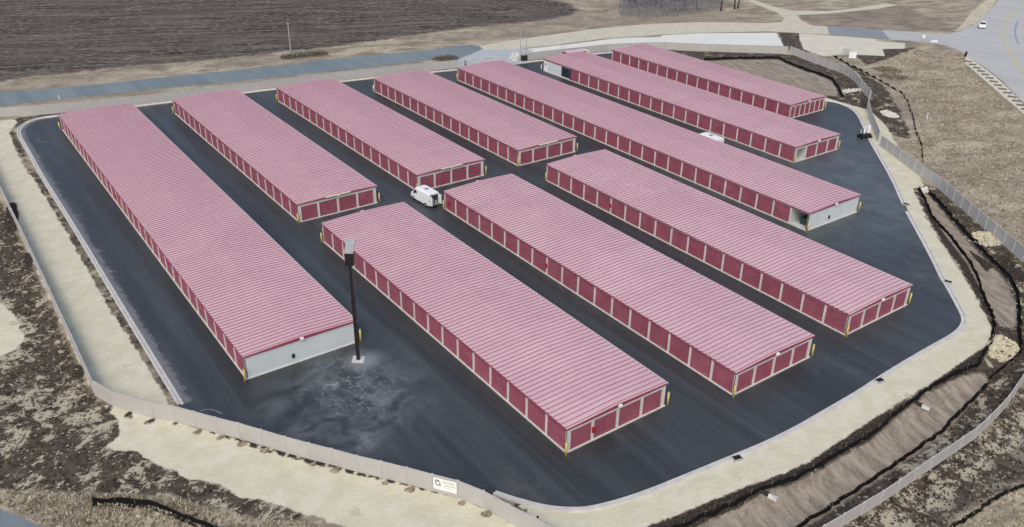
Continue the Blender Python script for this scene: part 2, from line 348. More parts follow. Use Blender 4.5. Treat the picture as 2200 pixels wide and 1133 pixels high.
M['highway']=asphalt('asphalt_pale',lin(172,174,172),lin(184,185,181),False,0.8)
M['patch']=asphalt('asphalt_patch',lin(126,132,138),lin(140,146,150),False,0.8)
M['gravel']=simple('gravel_pale',lin(200,196,178),0.95,0.1,0.06,0.4)
M['concrete']=simple('concrete',lin(206,204,197),0.85,0.2,0.07,1.2)
M['concrete_grey']=simple('concrete_grey',lin(178,184,186),0.85,0.2,0.06,0.6)
M['blanket']=simple('erosion_blanket',lin(219,220,212),0.95,0.1,0.03,0.3)
M['blanket2']=simple('erosion_blanket_cream',lin(207,204,188),0.95,0.1,0.04,0.3)
M['verge']=simple('verge_sand',lin(196,188,166),0.95,0.1,0.10,0.35)

yard=sheet('asphalt_yard',YARD,0.012,M['yard'])
sheet('road',GP(RD),0.022,M['road'])
sheet('driveway',GP(DRV),0.018,M['concrete_grey'])
sheet('gravel_path',GP(GRV),0.030,M['gravel'])
sheet('asphalt_path',GP(APT),0.042,M['patch'])
sheet('highway',GP(HW),0.036,M['highway'])
sheet('verge',GP(VG1),0.024,M['verge'])
sheet('verge',GP(VG2),0.046,M['blanket2'])
def stripe(name,px,w,z,mat,closed=False):
    p=chaikin(GP(px),2); mb=MB(); L=[];Rr=[]
    for i,(x,y) in enumerate(p):
        a=np.array(p[max(i-1,0)]); b=np.array(p[min(i+1,len(p)-1)]); d=(b-a)/np.linalg.norm(b-a)
        L.append((x-d[1]*w/2,y+d[0]*w/2,z)); Rr.append((x+d[1]*w/2,y-d[0]*w/2,z))
    k=len(p); mb.add(L+Rr,[(i+k,i+k+1,i+1,i) for i in range(k-1)])
    return tag(mb.build(name,mat),kind='structure')
M['yellow_line']=simple('yellow_line_paint',lin(196,190,160),0.8,0.2,0.1,2)
M['seal_line']=simple('sealed_crack',lin(150,160,168),0.8,0.2,0.1,2)
stripe('road_marking',[(2260,-40),(2200,10),(2172,30),(2158,50),(2154,75),(2163,100),(2180,130),(2204,168),(2300,290)],0.7,0.044,M['yellow_line'])
stripe('road_marking',[(2187,45),(2181,62),(2181,78),(2188,95)],0.5,0.048,M['seal_line'])
sheet('road',GP(BLR),0.02,M['road'])
# blankets
sheet('erosion_blanket',GP(BK1),0.014,M['blanket'])
sheet('erosion_blanket',GP(BK2),0.020,M['blanket2'])

# kerb round the yard
def kerb(name,pts):
    p=pts; mb=MB(); prof=[(-0.50,0.018),(-0.12,0.03),(-0.08,0.17),(0.12,0.17),(0.16,-0.2)]
    rings=[]
    for i,(x,y) in enumerate(p):
        a=np.array(p[max(i-1,0)]); b=np.array(p[min(i+1,len(p)-1)]); d=(b-a)/np.linalg.norm(b-a); nrm=np.array([-d[1],d[0]])
        rings.append([(x+nrm[0]*o,y+nrm[1]*o,z) for o,z in prof])
    k=len(prof); vs=[q for r in rings for q in r]
    mb.add(vs,[(i*k+j,i*k+j+1,(i+1)*k+j+1,(i+1)*k+j) for i in range(len(p)-1) for j in range(k-1)])
    return tag(mb.build(name,M['concrete']),kind='structure')
# YARD_CURB runs clockwise seen from above -> left normal points outwards
kerb('kerb',chaikin(YARD_CURB[:15],2)); kerb('kerb',chaikin(YARD_CURB[15:29+1],2)); kerb('kerb',chaikin(YARD_CURB[30:],2))

# ------------------------------------------------------------------ STORAGE BUILDINGS
EAVE=2.66
def roofmat():
    n=NT('roof_red_metal',0.36,0.6); f=n.noise(0.12,5); f2=n.noise(1.2,4,n.map(n.pos,(0.15,1,1),0))
    c=n.mix(n.ramp(f,0.35,0.65),lin(214,182,188),lin(223,193,197)); c=n.mix(n.math('MULTIPLY',n.ramp(f2,0.45,0.7),0.2),c,lin(194,154,161))
    sx=n.n('ShaderNodeSeparateXYZ'); n.l(n.pos,sx.inputs[0]); wn_=n.n('ShaderNodeTexWhiteNoise'); wn_.noise_dimensions='2D'
    cb=n.n('ShaderNodeCombineXYZ'); n.l(n.math('FLOOR',n.math('MULTIPLY',sx.outputs[1],1.0/0.915)),cb.inputs[0]); n.l(n.math('FLOOR',n.math('MULTIPLY',sx.outputs[0],1.0/6.1)),cb.inputs[1]); n.l(cb.outputs[0],wn_.inputs['Vector'])
    c=n.mix(n.math('MULTIPLY',wn_.outputs['Value'],0.30),c,lin(200,158,167)); oi=n.n('ShaderNodeObjectInfo').outputs['Random']; c=n.mix(n.math('MULTIPLY',oi,0.22),c,lin(204,163,172))
    c=n.mix(n.math('MULTIPLY',n.ramp(n.noise(0.5,5,n.map(n.pos,(0.12,1,1),0),0.7,0.6),0.56,0.7),0.35),c,lin(212,186,191)); n.col(c); return n.m
M['roof']=roofmat()
M['rib']=simple('roof_rib_shade_red',lin(162,116,127),0.45,0.4,0.05,0.8)  # darker red for the rib flanks, their shade painted into the colour
M['fascia']=simple('fascia_dark_red',lin(150,70,90),0.5,0.4,0.06,1)
M['gutter']=simple('gutter_pale',lin(196,192,190),0.5,0.4,0.05,1)
M['trim']=simple('trim_pale',lin(214,211,206),0.6,0.3,0.05,1)
M['panel']=simple('panel_grey',lin(208,215,215),0.6,0.3,0.02,0.8)
M['sill']=simple('slab_edge',lin(216,212,204),0.8,0.2,0.06,2)
def doormat():
    n=NT('door_red',0.45,0.4); oi=n.n('ShaderNodeObjectInfo').outputs['Random']
    f=n.noise(0.8,4); c=n.mix(n.ramp(f,0.3,0.7),lin(142,79,94),lin(158,91,106)); c=n.mix(n.math('MULTIPLY',oi,0.25),c,lin(138,66,84)); n.col(c); return n.m
M['door']=doormat()
M['dark']=simple('interior_dark',lin(70,76,84),0.8,0.2,0.1,1)
M['white']=simple('white_paint',lin(238,240,240),0.45,0.4,0.02,1,local=True)
M['cream']=simple('cream_paint',lin(226,220,196),0.6,0.3,0.05,1)
M['glass']=simple('dark_glass',lin(44,52,62),0.12,0.6,0.05,1,local=True)
M['black']=simple('black_metal',lin(34,32,32),0.5,0.4,0.08,1)
M['rubber']=simple('rubber',lin(32,32,34),0.85,0.2,0.08,2)
M['rim']=simple('rim_grey',lin(150,152,156),0.4,0.5,0.05,2)
M['yellow']=simple('yellow_paint',lin(206,186,104),0.6,0.3,0.08,3)
M['red']=simple('red_paint',lin(168,44,60),0.5,0.4,0.06,2)
M['pole_grey']=simple('galvanised_grey',lin(170,172,174),0.5,0.4,0.06,2)
M['wood']=simple('wood_stake',lin(132,120,100),0.9,0.1,0.12,3)
M['bark']=simple('bark_dark',lin(78,72,70),0.95,0.1,0.2,2)
M['bark2']=simple('bark_pale',lin(150,150,152),0.95,0.1,0.15,2)
M['twig']=simple('twig_grey',lin(138,139,146),0.95,0.1,0.2,0.6)
M['fence']=simple('vinyl_fence',lin(184,182,178),0.6,0.3,0.03,0.5)
M['fence_post']=simple('vinyl_post',lin(191,191,190),0.6,0.3,0.03,1)
M['silt']=simple('silt_fabric_black',lin(26,26,28),0.9,0.15,0.12,2)
M['stone']=simple('limestone_rock',lin(206,198,172),0.95,0.1,0.16,1.6)
M['stone_white']=simple('white_rock',lin(214,212,204),0.95,0.1,0.12,1.6)

def door_mesh(w,h,name):
    mb=MB(); k=11; prof=[]
    for i in range(k):
        z=h*i/k; prof+=[(0.0,z),(0.0,z+h/k*0.55),(-0.022,z+h/k*0.62),(-0.022,z+h/k*0.93)]
    prof.append((0.0,h)); vs=[]
    for x,z in prof: vs+=[(x,-w/2,z),(x,w/2,z)]
    mb.add(vs,[(2*i,2*i+2,2*i+3,2*i+1) for i in range(len(prof)-1)])
    mb.box(-0.05,-0.002,-w/2,w/2,0.0,0.09)            # bottom bar
    mb.box(-0.06,-0.024,-0.12,0.12,h*0.42,h*0.42+0.1)    # latch
    me=bpy.data.meshes.new(name); me.from_pydata(mb.v,[],mb.f); me.update(); me.materials.append(M['door']); return me
def extinguisher(parent,x,y,z=1.0,side='w'):
    e=MB()
    if side=='w': e.box(x-0.16,x-0.005,y-0.14,y+0.14,z,z+0.6)
    else: e.box(x-0.14,x+0.14,y-0.16,y-0.005,z,z+0.6)
    e.build('extinguisher_cabinet',M['red'],parent)

def storage(x0,x1,y0,y1,nb,ne,label,open_west=(),office=0,open_end=(),ext_w=(),ext_e=()):
    T=thing('storage_building',label,'storage building',(x0,y0,0),0,'pink roofed storage buildings standing in rows')
    W=x1-x0; L=y1-y0; pitch=L/nb; IN=0.14
    # core walls (hollow round the open bays)
    c=MB(); 
    cuts=[(i*pitch,(i+1)*pitch) for i in open_west]
    ecut=[(j*W/ne,(j+1)*W/ne) for j in open_end] if ne else []
    ys=0.0+IN
    if cuts and cuts[0][0]==0.0:
        a,b=cuts[0]; c.box(IN,W-IN,b-0.05,L-IN,0,EAVE-0.02); c.box(4.5,W-IN,IN,b-0.05,0,EAVE-0.02); c.box(0.0,4.5,0.02,IN,0,EAVE-0.02); c.box(0.0,4.5,IN,b-0.05,0.0,0.06)
        c.box(IN,4.5,IN,b-0.05,EAVE-0.1,EAVE-0.02)
    elif ecut:
        a,b=ecut[0]; c.box(IN,W-IN,4.5,L-IN,0,EAVE-0.02); c.box(b-0.05,W-IN,IN,4.5,0,EAVE-0.02); c.box(IN,b-0.05,0.02,4.5,0,0.06); c.box(IN,IN+0.05,IN,4.5,0.06,EAVE-0.02); c.box(IN+0.05,b-0.05,IN,4.5,EAVE-0.1,EAVE-0.02)
    else: c.box(IN,W-IN,IN,L-IN,0,EAVE-0.02)
    c.build('wall_core',M['panel'],T)
    # pale frame: posts, headers
    f=MB(); HD=0.24; PW=0.26
    for i in range(nb+1):
        w=PW if 0<i<nb else PW*0.7; a=max(0,min(L-w,i*pitch-w/2))
        if not (office and i*pitch>L-(office-0.5)*pitch and i<nb): f.box(0.0,IN-0.003,a,a+w,0.14,EAVE-HD)
        f.box(W-IN+0.003,W,a,a+w,0.14,EAVE-HD)
    f.box(0.003,IN-0.004,0.003,L-0.003,EAVE-HD,EAVE-0.03); f.box(W-IN+0.004,W-0.003,0.003,L-0.003,EAVE-HD,EAVE-0.03)
    if ne:
        EW=0.30 if ne<6 else 0.16; EH=0.42
        for j in range(ne+1):
            w=EW; a=max(IN,min(W-IN-w,j*W/ne-w/2)); f.box(a,a+w,0.0,IN-0.003,0.14,EAVE-EH)
        f.box(IN,W-IN,0.003,IN-0.004,EAVE-EH,EAVE-0.03)
        f.box(0.0,IN,-0.004,0.1,0.14,EAVE-0.03); f.box(W-IN,W,-0.004,0.1,0.14,EAVE-0.03)
    f.build('frame',M['trim'],T)
    s=MB(); s.box(-0.10,W+0.10,-0.10,0.0,0,0.14); s.box(-0.10,0.0,0.0,L,0,0.14); s.box(W,W+0.10,0.0,L,0,0.14); s.box(0.0,W,0.0,IN+0.02,0,0.13); s.box(0.0,IN+0.02,IN+0.02,L,0,0.13); s.build('slab_edge',M['sill'],T)
    if not ne:     # blank ribbed end wall
        e=MB(); e.box(0.0,W,0.0,IN-0.004,0.14,EAVE-0.03); k=int(W/0.3)
        for i in range(k+1): a=min(W-0.05,i*W/k); e.box(a,a+0.045,-0.02,0.0,0.14,EAVE-0.05)
        e.build('end_wall',M['panel'],T)
        v=MB(); v.box(W*0.40,W*0.40+0.28,-0.12,-0.02,0.75,1.2); v.build('vent_box',M['black'],T)
    # west doors
    dh=EAVE-HD-0.14; dm=door_mesh(pitch-PW,dh,'roll_up_door')
    for i in range(nb):
        if i in open_west: continue
        if office and i>=nb-office: continue
        link('roll_up_door',dm,T,(0.085,(i+0.5)*pitch,0.14))
    if ne:
        dw=W/ne-EW; em=door_mesh(dw,EAVE-EH-0.14,'end_roll_up_door')
        for j in range(ne):
            if j in open_end: continue
            link('roll_up_door',em,T,((j+0.5)*W/ne,0.085,0.14),(0,0,R(90)))
    if office:
        a=L-office*pitch
        p=MB(); p.box(0.01,IN-0.006,a+pitch,L-0.2,0.14,EAVE-HD); p.build('office_wall',M['panel'],T)
        d=MB(); d.box(-0.03,0.006,L-1.35,L-0.35,0.14,2.2); dd=d.build('entry_door',M['white'],T)
        g_=MB(); g_.box(-0.045,-0.032,L-1.02,L-0.68,1.3,1.9); g_.build('door_window',M['glass'],dd)
        g_=MB(); g_.box(0.06,0.09,a+0.2,a+pitch-0.05,0.3,EAVE-HD-0.1); g_.build('dark_window_bay',M['glass'],T)
        p=MB(); p.box(0.0,IN-0.003,a-0.13,a+0.16,0.14,EAVE-HD); p.box(0.0,IN-0.003,a+pitch-0.12,a+pitch-0.004,0.14,EAVE-HD); p.build('mullion',M['trim'],T)
    for i in open_west:
        b=MB(); b.box(1.2,2.6,i*pitch+1.0,i*pitch+2.1,0.06,1.0); b.box(2.9,3.3,i*pitch+0.7,i*pitch+2.5,0.06,1.9); b.build('stored_boxes',M['dark'],T)
    for yy in ext_w: extinguisher(T,0.0,yy*pitch)
    for xx in ext_e: extinguisher(T,xx*W/ne,-0.004,1.0,'s')
    # roof: ribbed sheets falling from a low ridge
    nr=int(round(L/0.61)); per=(L+0.16)/nr; prof=[]
    for i in range(nr):
        b=-0.08+i*per
        for t,z in ((0,0),(0.36,0),(0.42,RIB),(0.78,RIB),(0.86,0)): prof.append((b+t*per,z))
    prof.append((-0.08+nr*per,0)); OV=0.10; RZ=0.20; cols=[(-OV,EAVE+0.05),(W/2,EAVE+0.05+RZ),(W+OV,EAVE+0.05)]
    r=MB(); k=len(prof); vs=[]
    for x,z in cols: vs+=[(x,y,z+dz) for y,dz in prof]
    r.add(vs,[(c_*k+i,(c_+1)*k+i,(c_+1)*k+i+1,c_*k+i+1) for c_ in range(2) for i in range(k-1)])
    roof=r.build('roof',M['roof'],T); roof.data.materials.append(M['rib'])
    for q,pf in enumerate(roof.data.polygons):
        if q%(k-1)%5 in (1,3): pf.material_index=1  # both flanks of each rib take the painted-shade red
    fa=MB(); y_a,y_b=-0.10,L+0.10
    for yy0,yy1 in ((y_a-0.02,y_a+0.04),(y_b-0.04,y_b+0.02)):
        fa.add([(-OV-0.02,yy0,EAVE-0.06),(W/2,yy0,EAVE-0.06),(W+OV+0.02,yy0,EAVE-0.06),(-OV-0.02,yy0,EAVE+0.075),(W/2,yy0,EAVE+0.075+RZ),(W+OV+0.02,yy0,EAVE+0.075),
                (-OV-0.02,yy1,EAVE-0.06),(W/2,yy1,EAVE-0.06),(W+OV+0.02,yy1,EAVE-0.06),(-OV-0.02,yy1,EAVE+0.075),(W/2,yy1,EAVE+0.075+RZ),(W+OV+0.02,yy1,EAVE+0.075)],
               [(0,1,4,3),(1,2,5,4),(7,6,9,10),(8,7,10,11),(3,4,10,9),(4,5,11,10),(6,7,1,0),(7,8,2,1),(0,3,9,6),(2,8,11,5)])
    fa.box(-OV-0.03,-OV+0.002,y_a+0.05,y_b-0.05,EAVE-0.12,EAVE+0.04)
    fa.build('fascia',M['fascia'],roof)
    gm=MB()   # gable infill under the rake
    for yy0,yy1 in ((0.004,IN-0.01),(L-IN+0.01,L-0.004)):
        gm.add([(0,yy0,EAVE-0.03),(W,yy0,EAVE-0.03),(W/2,yy0,EAVE+RZ),(0,yy1,EAVE-0.03),(W,yy1,EAVE-0.03),(W/2,yy1,EAVE+RZ)],[(0,1,2),(5,4,3),(0,3,4,1),(1,4,5,2),(2,5,3,0)])
    gm.build('gable_trim',M['trim'],T)
    gu=MB(); gu.box(W+OV+0.003,W+OV+0.13,-0.08,L+0.08,EAVE-0.10,EAVE+0.07); gu.build('gutter',M['gutter'],roof)
    for yy in (-0.36,L+0.12):
        w_=MB(); w_.box(W/2-0.2,W/2+0.2,yy+0.04,yy+0.24,EAVE-0.02,EAVE+0.26); w_.build('wall_light',M['white'],T,bevel=0.03)
    return T
RIB=0.10
BL={
1:(19.68,31.86,72.98,165.70,30,0,'longest leftmost storage building, blank pale end wall beside the black light pole'),
2:(38.93,50.93,105.16,163.85,19,4,'far-row storage building just right of the longest leftmost one'),
3:(58.05,69.90,105.41,160.77,18,4,'storage building whose four-door end stands right behind the white van'),
4:(76.90,88.72,105.68,156.22,17,4,'short storage building fourth from left in the far row, left of the very long one'),
5:(95.58,107.0,63.38,153.95,30,0,'very long storage building with a blank pale end and an open dark corner bay'),
6:(115.73,127.22,81.48,150.06,22,4,'storage building with a white-doored office at its far corner'),
7:(133.9,144.28,96.98,147.77,17,7,'far right storage building with seven narrow doors across its near end'),
8:(39.17,51.26,45.89,97.71,17,4,'nearest storage building, right of the black light pole, lowest roof in the photo'),
9:(58.14,69.92,43.26,97.93,18,4,'front storage building between the nearest one and the front right one'),
10:(76.89,88.59,43.74,98.19,18,4,'front right storage building closest to the curved kerb corner'),
}
extra={5:dict(open_west=(0,)),6:dict(office=3,open_end=(0,)),8:dict(ext_e=(1,)),9:dict(ext_w=(10,17.6,)),10:dict(ext_w=(13,)),1:dict(ext_w=(17,))}
for b,(x0,x1,y0,y1,nb,ne,lab) in BL.items(): storage(x0,x1,y0,y1,nb,ne,lab,**extra.get(b,{}))
# cream repair boards lying over the near rake of three far-row roofs
for b,lab in ((2,'cream board on the near roof edge of the building second from left'),(3,'cream trim board on the roof edge above the white van'),(4,'cream trim board on the near roof edge of the short far-row building')):
    x0,x1,y0,y1=BL[b][:4]; W=x1-x0; mb=MB(); mb.box(-1.9,1.9,-0.10,0.10,-0.07,0.07)
    o=mb.build('trim_board',M['cream'],None,bevel=0.01); o.location=(x0+W*0.5,y0-0.26,EAVE+0.22); tag(o,lab,'trim board','cream boards on the near roof edges')

# ------------------------------------------------------------------ BOLLARDS
def bollard(loc,label,h=1.5,white=False):
    T=thing('bollard',label,'bollard',(loc[0],loc[1],0),0,'yellow bollards at the building corners')
    b=MB(); b.tube((0,0,0),(0,0,h),0.11,0.11,12); b.tube((0,0,h),(0,0,h+0.05),0.11,0.04,12); b.build('post',M['cream'] if white else M['yellow'],T,True)
    f=MB(); f.tube((0,0,0),(0,0,0.05),0.2,0.17,12); f.build('footing',M['yard'],T)
    return T
REF={1:'longest leftmost building',2:'far-row building second from left',3:'building behind the white van',4:'short building fourth from left',5:'very long blank-ended building',
6:'building with the office',7:'far right building',8:'nearest building',9:'front middle building',10:'front right building'}
for b in BL:
    x0,x1,y0,y1=BL[b][:4]
    bollard((x0-0.28,y0-0.32),'yellow bollard at the near left corner of the '+REF[b]) if b!=7 else None
    bollard((x1+0.45,y0-0.05),'yellow bollard at the near right corner of the '+REF[b])
    if b not in (6,7): bollard((x0-0.38,y1-0.35),('white' if b==4 else 'pale yellow')+' bollard at the far left corner of the '+REF[b],1.5,b in (4,))
bollard((BL[6][0]-0.4,BL[6][3]+0.3),'pale bollard by the white office door',1.4,True)

# ------------------------------------------------------------------ VINYL FENCES
def panel_mesh(h,groove=True):
    mb=MB(); mb.box(0,1,-0.022,0.022,0.06,h-0.05); mb.box(0,1,-0.045,0.045,h-0.10,h); mb.box(0,1,-0.045,0.045,0.03,0.16)
    me=bpy.data.meshes.new('panel'); me.from_pydata(mb.v,[],mb.f); me.update(); me.materials.append(M['fence']); return me
def post_mesh(h):
    mb=MB(); mb.box(-0.065,0.065,-0.065,0.065,-0.5,h+0.04)
    mb.add([(-0.08,-0.08,h+0.04),(0.08,-0.08,h+0.04),(0.08,0.08,h+0.04),(-0.08,0.08,h+0.04),(0,0,h+0.11)],[(0,3,2,1),(0,1,4),(1,2,4),(2,3,4),(3,0,4)])
    me=bpy.data.meshes.new('post'); me.from_pydata(mb.v,[],mb.f); me.update(); me.materials.append(M['fence_post']); return me
def fence(label,pts,h=1.85,step=2.44,resamp=True,maxn=98):
    p=resample(pts,step) if resamp else pts
    p=p[:maxn]; x,y=p[0][:2]; T=thing('vinyl_fence',label,'fence',(x,y,0),0,'pale vinyl privacy fence runs')
    pm,qm=panel_mesh(h),post_mesh(h); zz=[hz(*q[:2]) for q in p]; zz=[max(z,0.0) if sdf(np.array([q[0]]),np.array([q[1]]),YARD)[0]>-0.5 else z for z,q in zip(zz,p)]
    for i,q in enumerate(p):
        link('post',qm,T,(q[0]-x,q[1]-y,zz[i]))
        if i<len(p)-1:
            a=np.array(q[:2]); b=np.array(p[i+1][:2]); d=b-a; L=np.linalg.norm(d)
            o=link('panel',pm,T,(q[0]-x,q[1]-y,zz[i]),(0,-math.atan2(zz[i+1]-zz[i],L),math.atan2(d[1],d[0])),(L,1,1))
    return T
fence('pale vinyl fence across the front, carrying the white banner',FRONT,1.85,2.44,False)
fence('pale vinyl fence along the left straw strip, seen nearly edge on',[G(u,v,1.85) for u,v in [(197,817),(150,714),(100,608),(50,502),(0,400),(-60,270)]])
fence('long pale vinyl fence along the road behind the far row',[G(u,v) for u,v in [(-330,290),(-100,263),(0,253),(120,244),(292,227),(370,217),(550,196),(730,173),(792,166.5),(920,152.5),(984,147)]])
fence('pale vinyl fence behind the office building, from the gate to the bend',[G(u,v) for u,v in [(1133,131.5),(1167,127),(1240,119),(1310,111),(1380,108),(1432,107),(1525,112),(1650,114),(1697,115)]])
fence('curved pale vinyl fence round the dark soil pocket, upper right',[G(u,v) for u,v in [(1697,115),(1755,136),(1805,155),(1830,171),(1848,192),(1868,214),(1862,232),(1868,258),(1890,313)]])
fence('long pale vinyl fence down the right side above the grassy slope',[G(u,v) for u,v in [(1890,313),(1932,345),(1975,378),(2012,402),(2125,501),(2165,535),(2230,592),(2300,655)]])
fence('low pale vinyl fence sweeping through the lower right corner',[G(u,v,1.4) for u,v in [(1680,1183),(1770,1130),(1900,1054),(2025,969),(2080,932),(2107,914),(2165,856),(2205,798),(2260,725),(2300,655)]],1.4)

# banner on the front fence
a=np.array(FRONT[15]); b=np.array(FRONT[16]); d=(b-a); L=np.linalg.norm(d); ang=math.atan2(d[1],d[0])
T=thing('banner','white banner with a dark logo and faint grey lettering on the front fence','banner',(a[0],a[1],0),ang)
m=MB(); m.box(0.10,L-0.10,-0.085,-0.07,0.42,1.66); m.build('banner_sheet',M['white'],T)
m=MB()
def seg(x0,z0,x1,z1,w=0.07,y=-0.095):
    dx,dz=x1-x0,z1-z0; l=math.hypot(dx,dz); px,pz=-dz/l*w/2,dx/l*w/2
    m.add([(x0+px,y,z0+pz),(x1+px,y,z1+pz),(x1-px,y,z1-pz),(x0-px,y,z0-pz)],[(3,2,1,0)])
for s_ in [(0.36,1.42,0.34,1.02),(0.34,1.02,0.46,0.88),(0.46,0.88,0.62,0.90),(0.36,1.38,0.50,1.46),(0.50,1.36,0.66,1.40),(0.56,1.46,0.56,1.28),(0.62,1.22,0.76,1.18),(0.62,1.04,0.78,1.00),(0.70,1.00,0.74,0.86)]: seg(*s_,w=0.085)
m.build('logo',M['black'],T)
m=MB(); random.seed(3)
for row,z0,x0_,x1_ in ((0,1.28,0.95,2.05),(1,0.98,1.05,2.10)):
    x=x0_
    while x<x1_:
        hgt=random.choice((0.10,0.10,0.18)); seg(x,z0,x+0.03,z0+hgt,0.03); seg(x+0.03,z0+hgt,x+0.09,z0+0.01,0.03); x+=0.10
for s_ in [(1.0,0.78,2.0,0.80)]: seg(*s_,w=0.02)
M['lettering']=simple('lettering_grey',lin(186,184,172),0.7,0.2,0.03,2)
m.build('lettering',M['lettering'],T)

# entrance gate lattice and operator
def on(u,v,z=0.0): x,y=G(u,v,z); return x,y
ga,gb=on(1003,145),on(1062,139)
d=np.array(gb)-np.array(ga); L=float(np.linalg.norm(d)); T=thing('sliding_gate','pale metal sliding gate with open lattice at the yard entrance','gate',(ga[0],ga[1],0),math.atan2(d[1],d[0]))
fr=MB()
for z in (0.15,1.0,1.85): fr.box(0,L,-0.04,0.04,z-0.05,z+0.05)
for i in range(6): fr.box(i*L/5-0.04,i*L/5+0.04,-0.038,0.038,0.1,1.9)
fr.build('gate_frame',M['trim'],T)
me_=MB()
for i in range(int(L/0.25)): me_.box(i*0.25,i*0.25+0.03,-0.015,0.015,0.2,1.8)
me_.build('lattice',M['pole_grey'],T)
for i,(xx,hh) in enumerate(((-0.15,2.1),(L+0.15,2.1))):
    p=MB(); p.box(xx-0.09,xx+0.09,-0.09,0.09,0,hh); p.build('gate_post',M['trim'],T)
x,y=on(1000,149); T=thing('gate_keypad','dark keypad column by the entrance gate','keypad',(x,y,0)); m=MB(); m.box(-0.12,0.12,-0.12,0.12,0,1.9); m.build('column',M['black'],T); m=MB(); m.box(-0.2,0.2,-0.16,-0.12,1.2,1.7); m.build('keypad_face',M['pole_grey'],T)

# steel lattice mast with cabinet beside the entrance
x,y=on(1124,131); x2,y2=on(1133,130)
T=thing('steel_mast','tall twin-leg steel mast standing by the yard entrance','mast',(x,y,0),math.atan2(y2-y,x2-x))
for sx in (-0.85,0.85): m=MB(); m.tube((sx,0,0),(sx*0.85,0,7.2),0.09,0.06,8); m.build('leg',M['pole_grey'],T)
m=MB()
for z in (3.1,3.5,5.3): m.tube((-0.85,0,z),(0.85,0,z),0.05,0.05,6)
m.tube((-0.85,0,1.2),(0.85,0,3.1),0.04,0.04,6); m.build('crossbar',M['pole_grey'],T)
x,y=on(1126,131.5); T=thing('equipment_cabinet','black equipment cabinet at the foot of the steel mast','cabinet',(x,y,0),R(-30))
m=MB(); m.box(-0.75,0.75,-0.45,0.45,0.1,1.35); m.build('cabinet_body',M['black'],T,bevel=0.04); m=MB(); m.box(-0.8,0.8,-0.5,0.5,0,0.1); m.build('pad',M['concrete'],T)
m=MB(); m.box(-0.6,0.2,-0.1,0.3,1.35,1.85); m.build('top_box',M['pole_grey'],T)

# ------------------------------------------------------------------ LIGHT POLE
x,y=on(770,773); T=thing('light_pole','tall black parking light pole on a pale concrete base beside the leftmost building','light pole',(x,y,0),R(-35))
m=MB(); m.box(-0.62,0.62,-0.62,0.62,0.0,0.06); m.build('base_pad',M['concrete'],T)
m=MB(); m.box(-0.17,0.17,-0.17,0.17,0.06,7.2); m.build('lower_pole',M['black'],T)
m=MB(); m.box(-0.13,0.13,-0.13,0.13,7.2,11.2); m.build('upper_pole',M['black'],T)
m=MB(); m.box(-0.20,0.20,-0.20,0.20,7.05,7.35); m.build('joint_collar',M['black'],T)
hd=MB(); hd.box(-0.42,0.42,-0.3,0.3,11.2,12.6); head=hd.build('lamp_housing',M['black'],T,bevel=0.02)
fx_=MB(); fx_.add([(-0.45,-0.30,12.58),(0.45,-0.30,12.58),(0.45,1.7,13.1),(-0.45,1.7,13.1),(-0.45,-0.30,12.75),(0.45,-0.30,12.75),(0.45,1.7,13.27),(-0.45,1.7,13.27)],[(0,3,2,1),(4,5,6,7),(0,1,5,4),(1,2,6,5),(2,3,7,6),(3,0,4,7)])
fx_.build('lamp_head',M['pole_grey'],head,bevel=0.02)

# thin utility pole beyond the road
x,y=on(625,112); T=thing('utility_pole','thin pale utility pole in the ploughed field edge beyond the road','pole',(x,y,0)); m=MB(); m.tube((0,0,0),(0,0,7),0.13,0.09,8); m.build('pole_shaft',M['pole_grey'],T); m=MB(); m.box(-0.5,0.5,-0.05,0.05,6.6,6.72); m.build('crossarm',M['pole_grey'],T)

# ------------------------------------------------------------------ VEHICLES
def loft(stations,mat,name,parent,ring=12):
    """stations: (y, halfwidth, zbottom, ztop, corner radius)"""
    vs=[];k=0
    for (y,hw,zb,zt,r) in stations:
        pts=[(-hw,zb)]
        for c_ in range(4): t=math.pi-math.pi/2*c_/3; pts.append((-hw+r+r*math.cos(t),zt-r+r*math.sin(t)))
        for c_ in range(4): t=math.pi/2-math.pi/2*c_/3; pts.append((hw-r+r*math.cos(t),zt-r+r*math.sin(t)))
        pts.append((hw,zb)); k=len(pts); vs+=[(px,y,pz) for px,pz in pts]
    m=MB(); nn=len(stations)
    fs=[(i*k+j,(i+1)*k+j,(i+1)*k+(j+1)%k,i*k+(j+1)%k) for i in range(nn-1) for j in range(k)]
    fs+=[tuple(range(k)),tuple(reversed(range((nn-1)*k,nn*k)))]
    m.add(vs,fs); return m.build(name,mat,parent,False)
def wheel(T,x,y,r=0.36,w=0.24):
    m=MB(); m.tube((x-w/2,y,r),(x+w/2,y,r),r,r,16); ty=m.build('wheel',M['rubber'],T)
    s=1 if x>0 else -1; m=MB(); m.tube((x+s*(w/2-0.02),y,r),(x+s*(w/2+0.015),y,r),r*0.6,r*0.55,12); m.build('rim',M['rim'],ty)
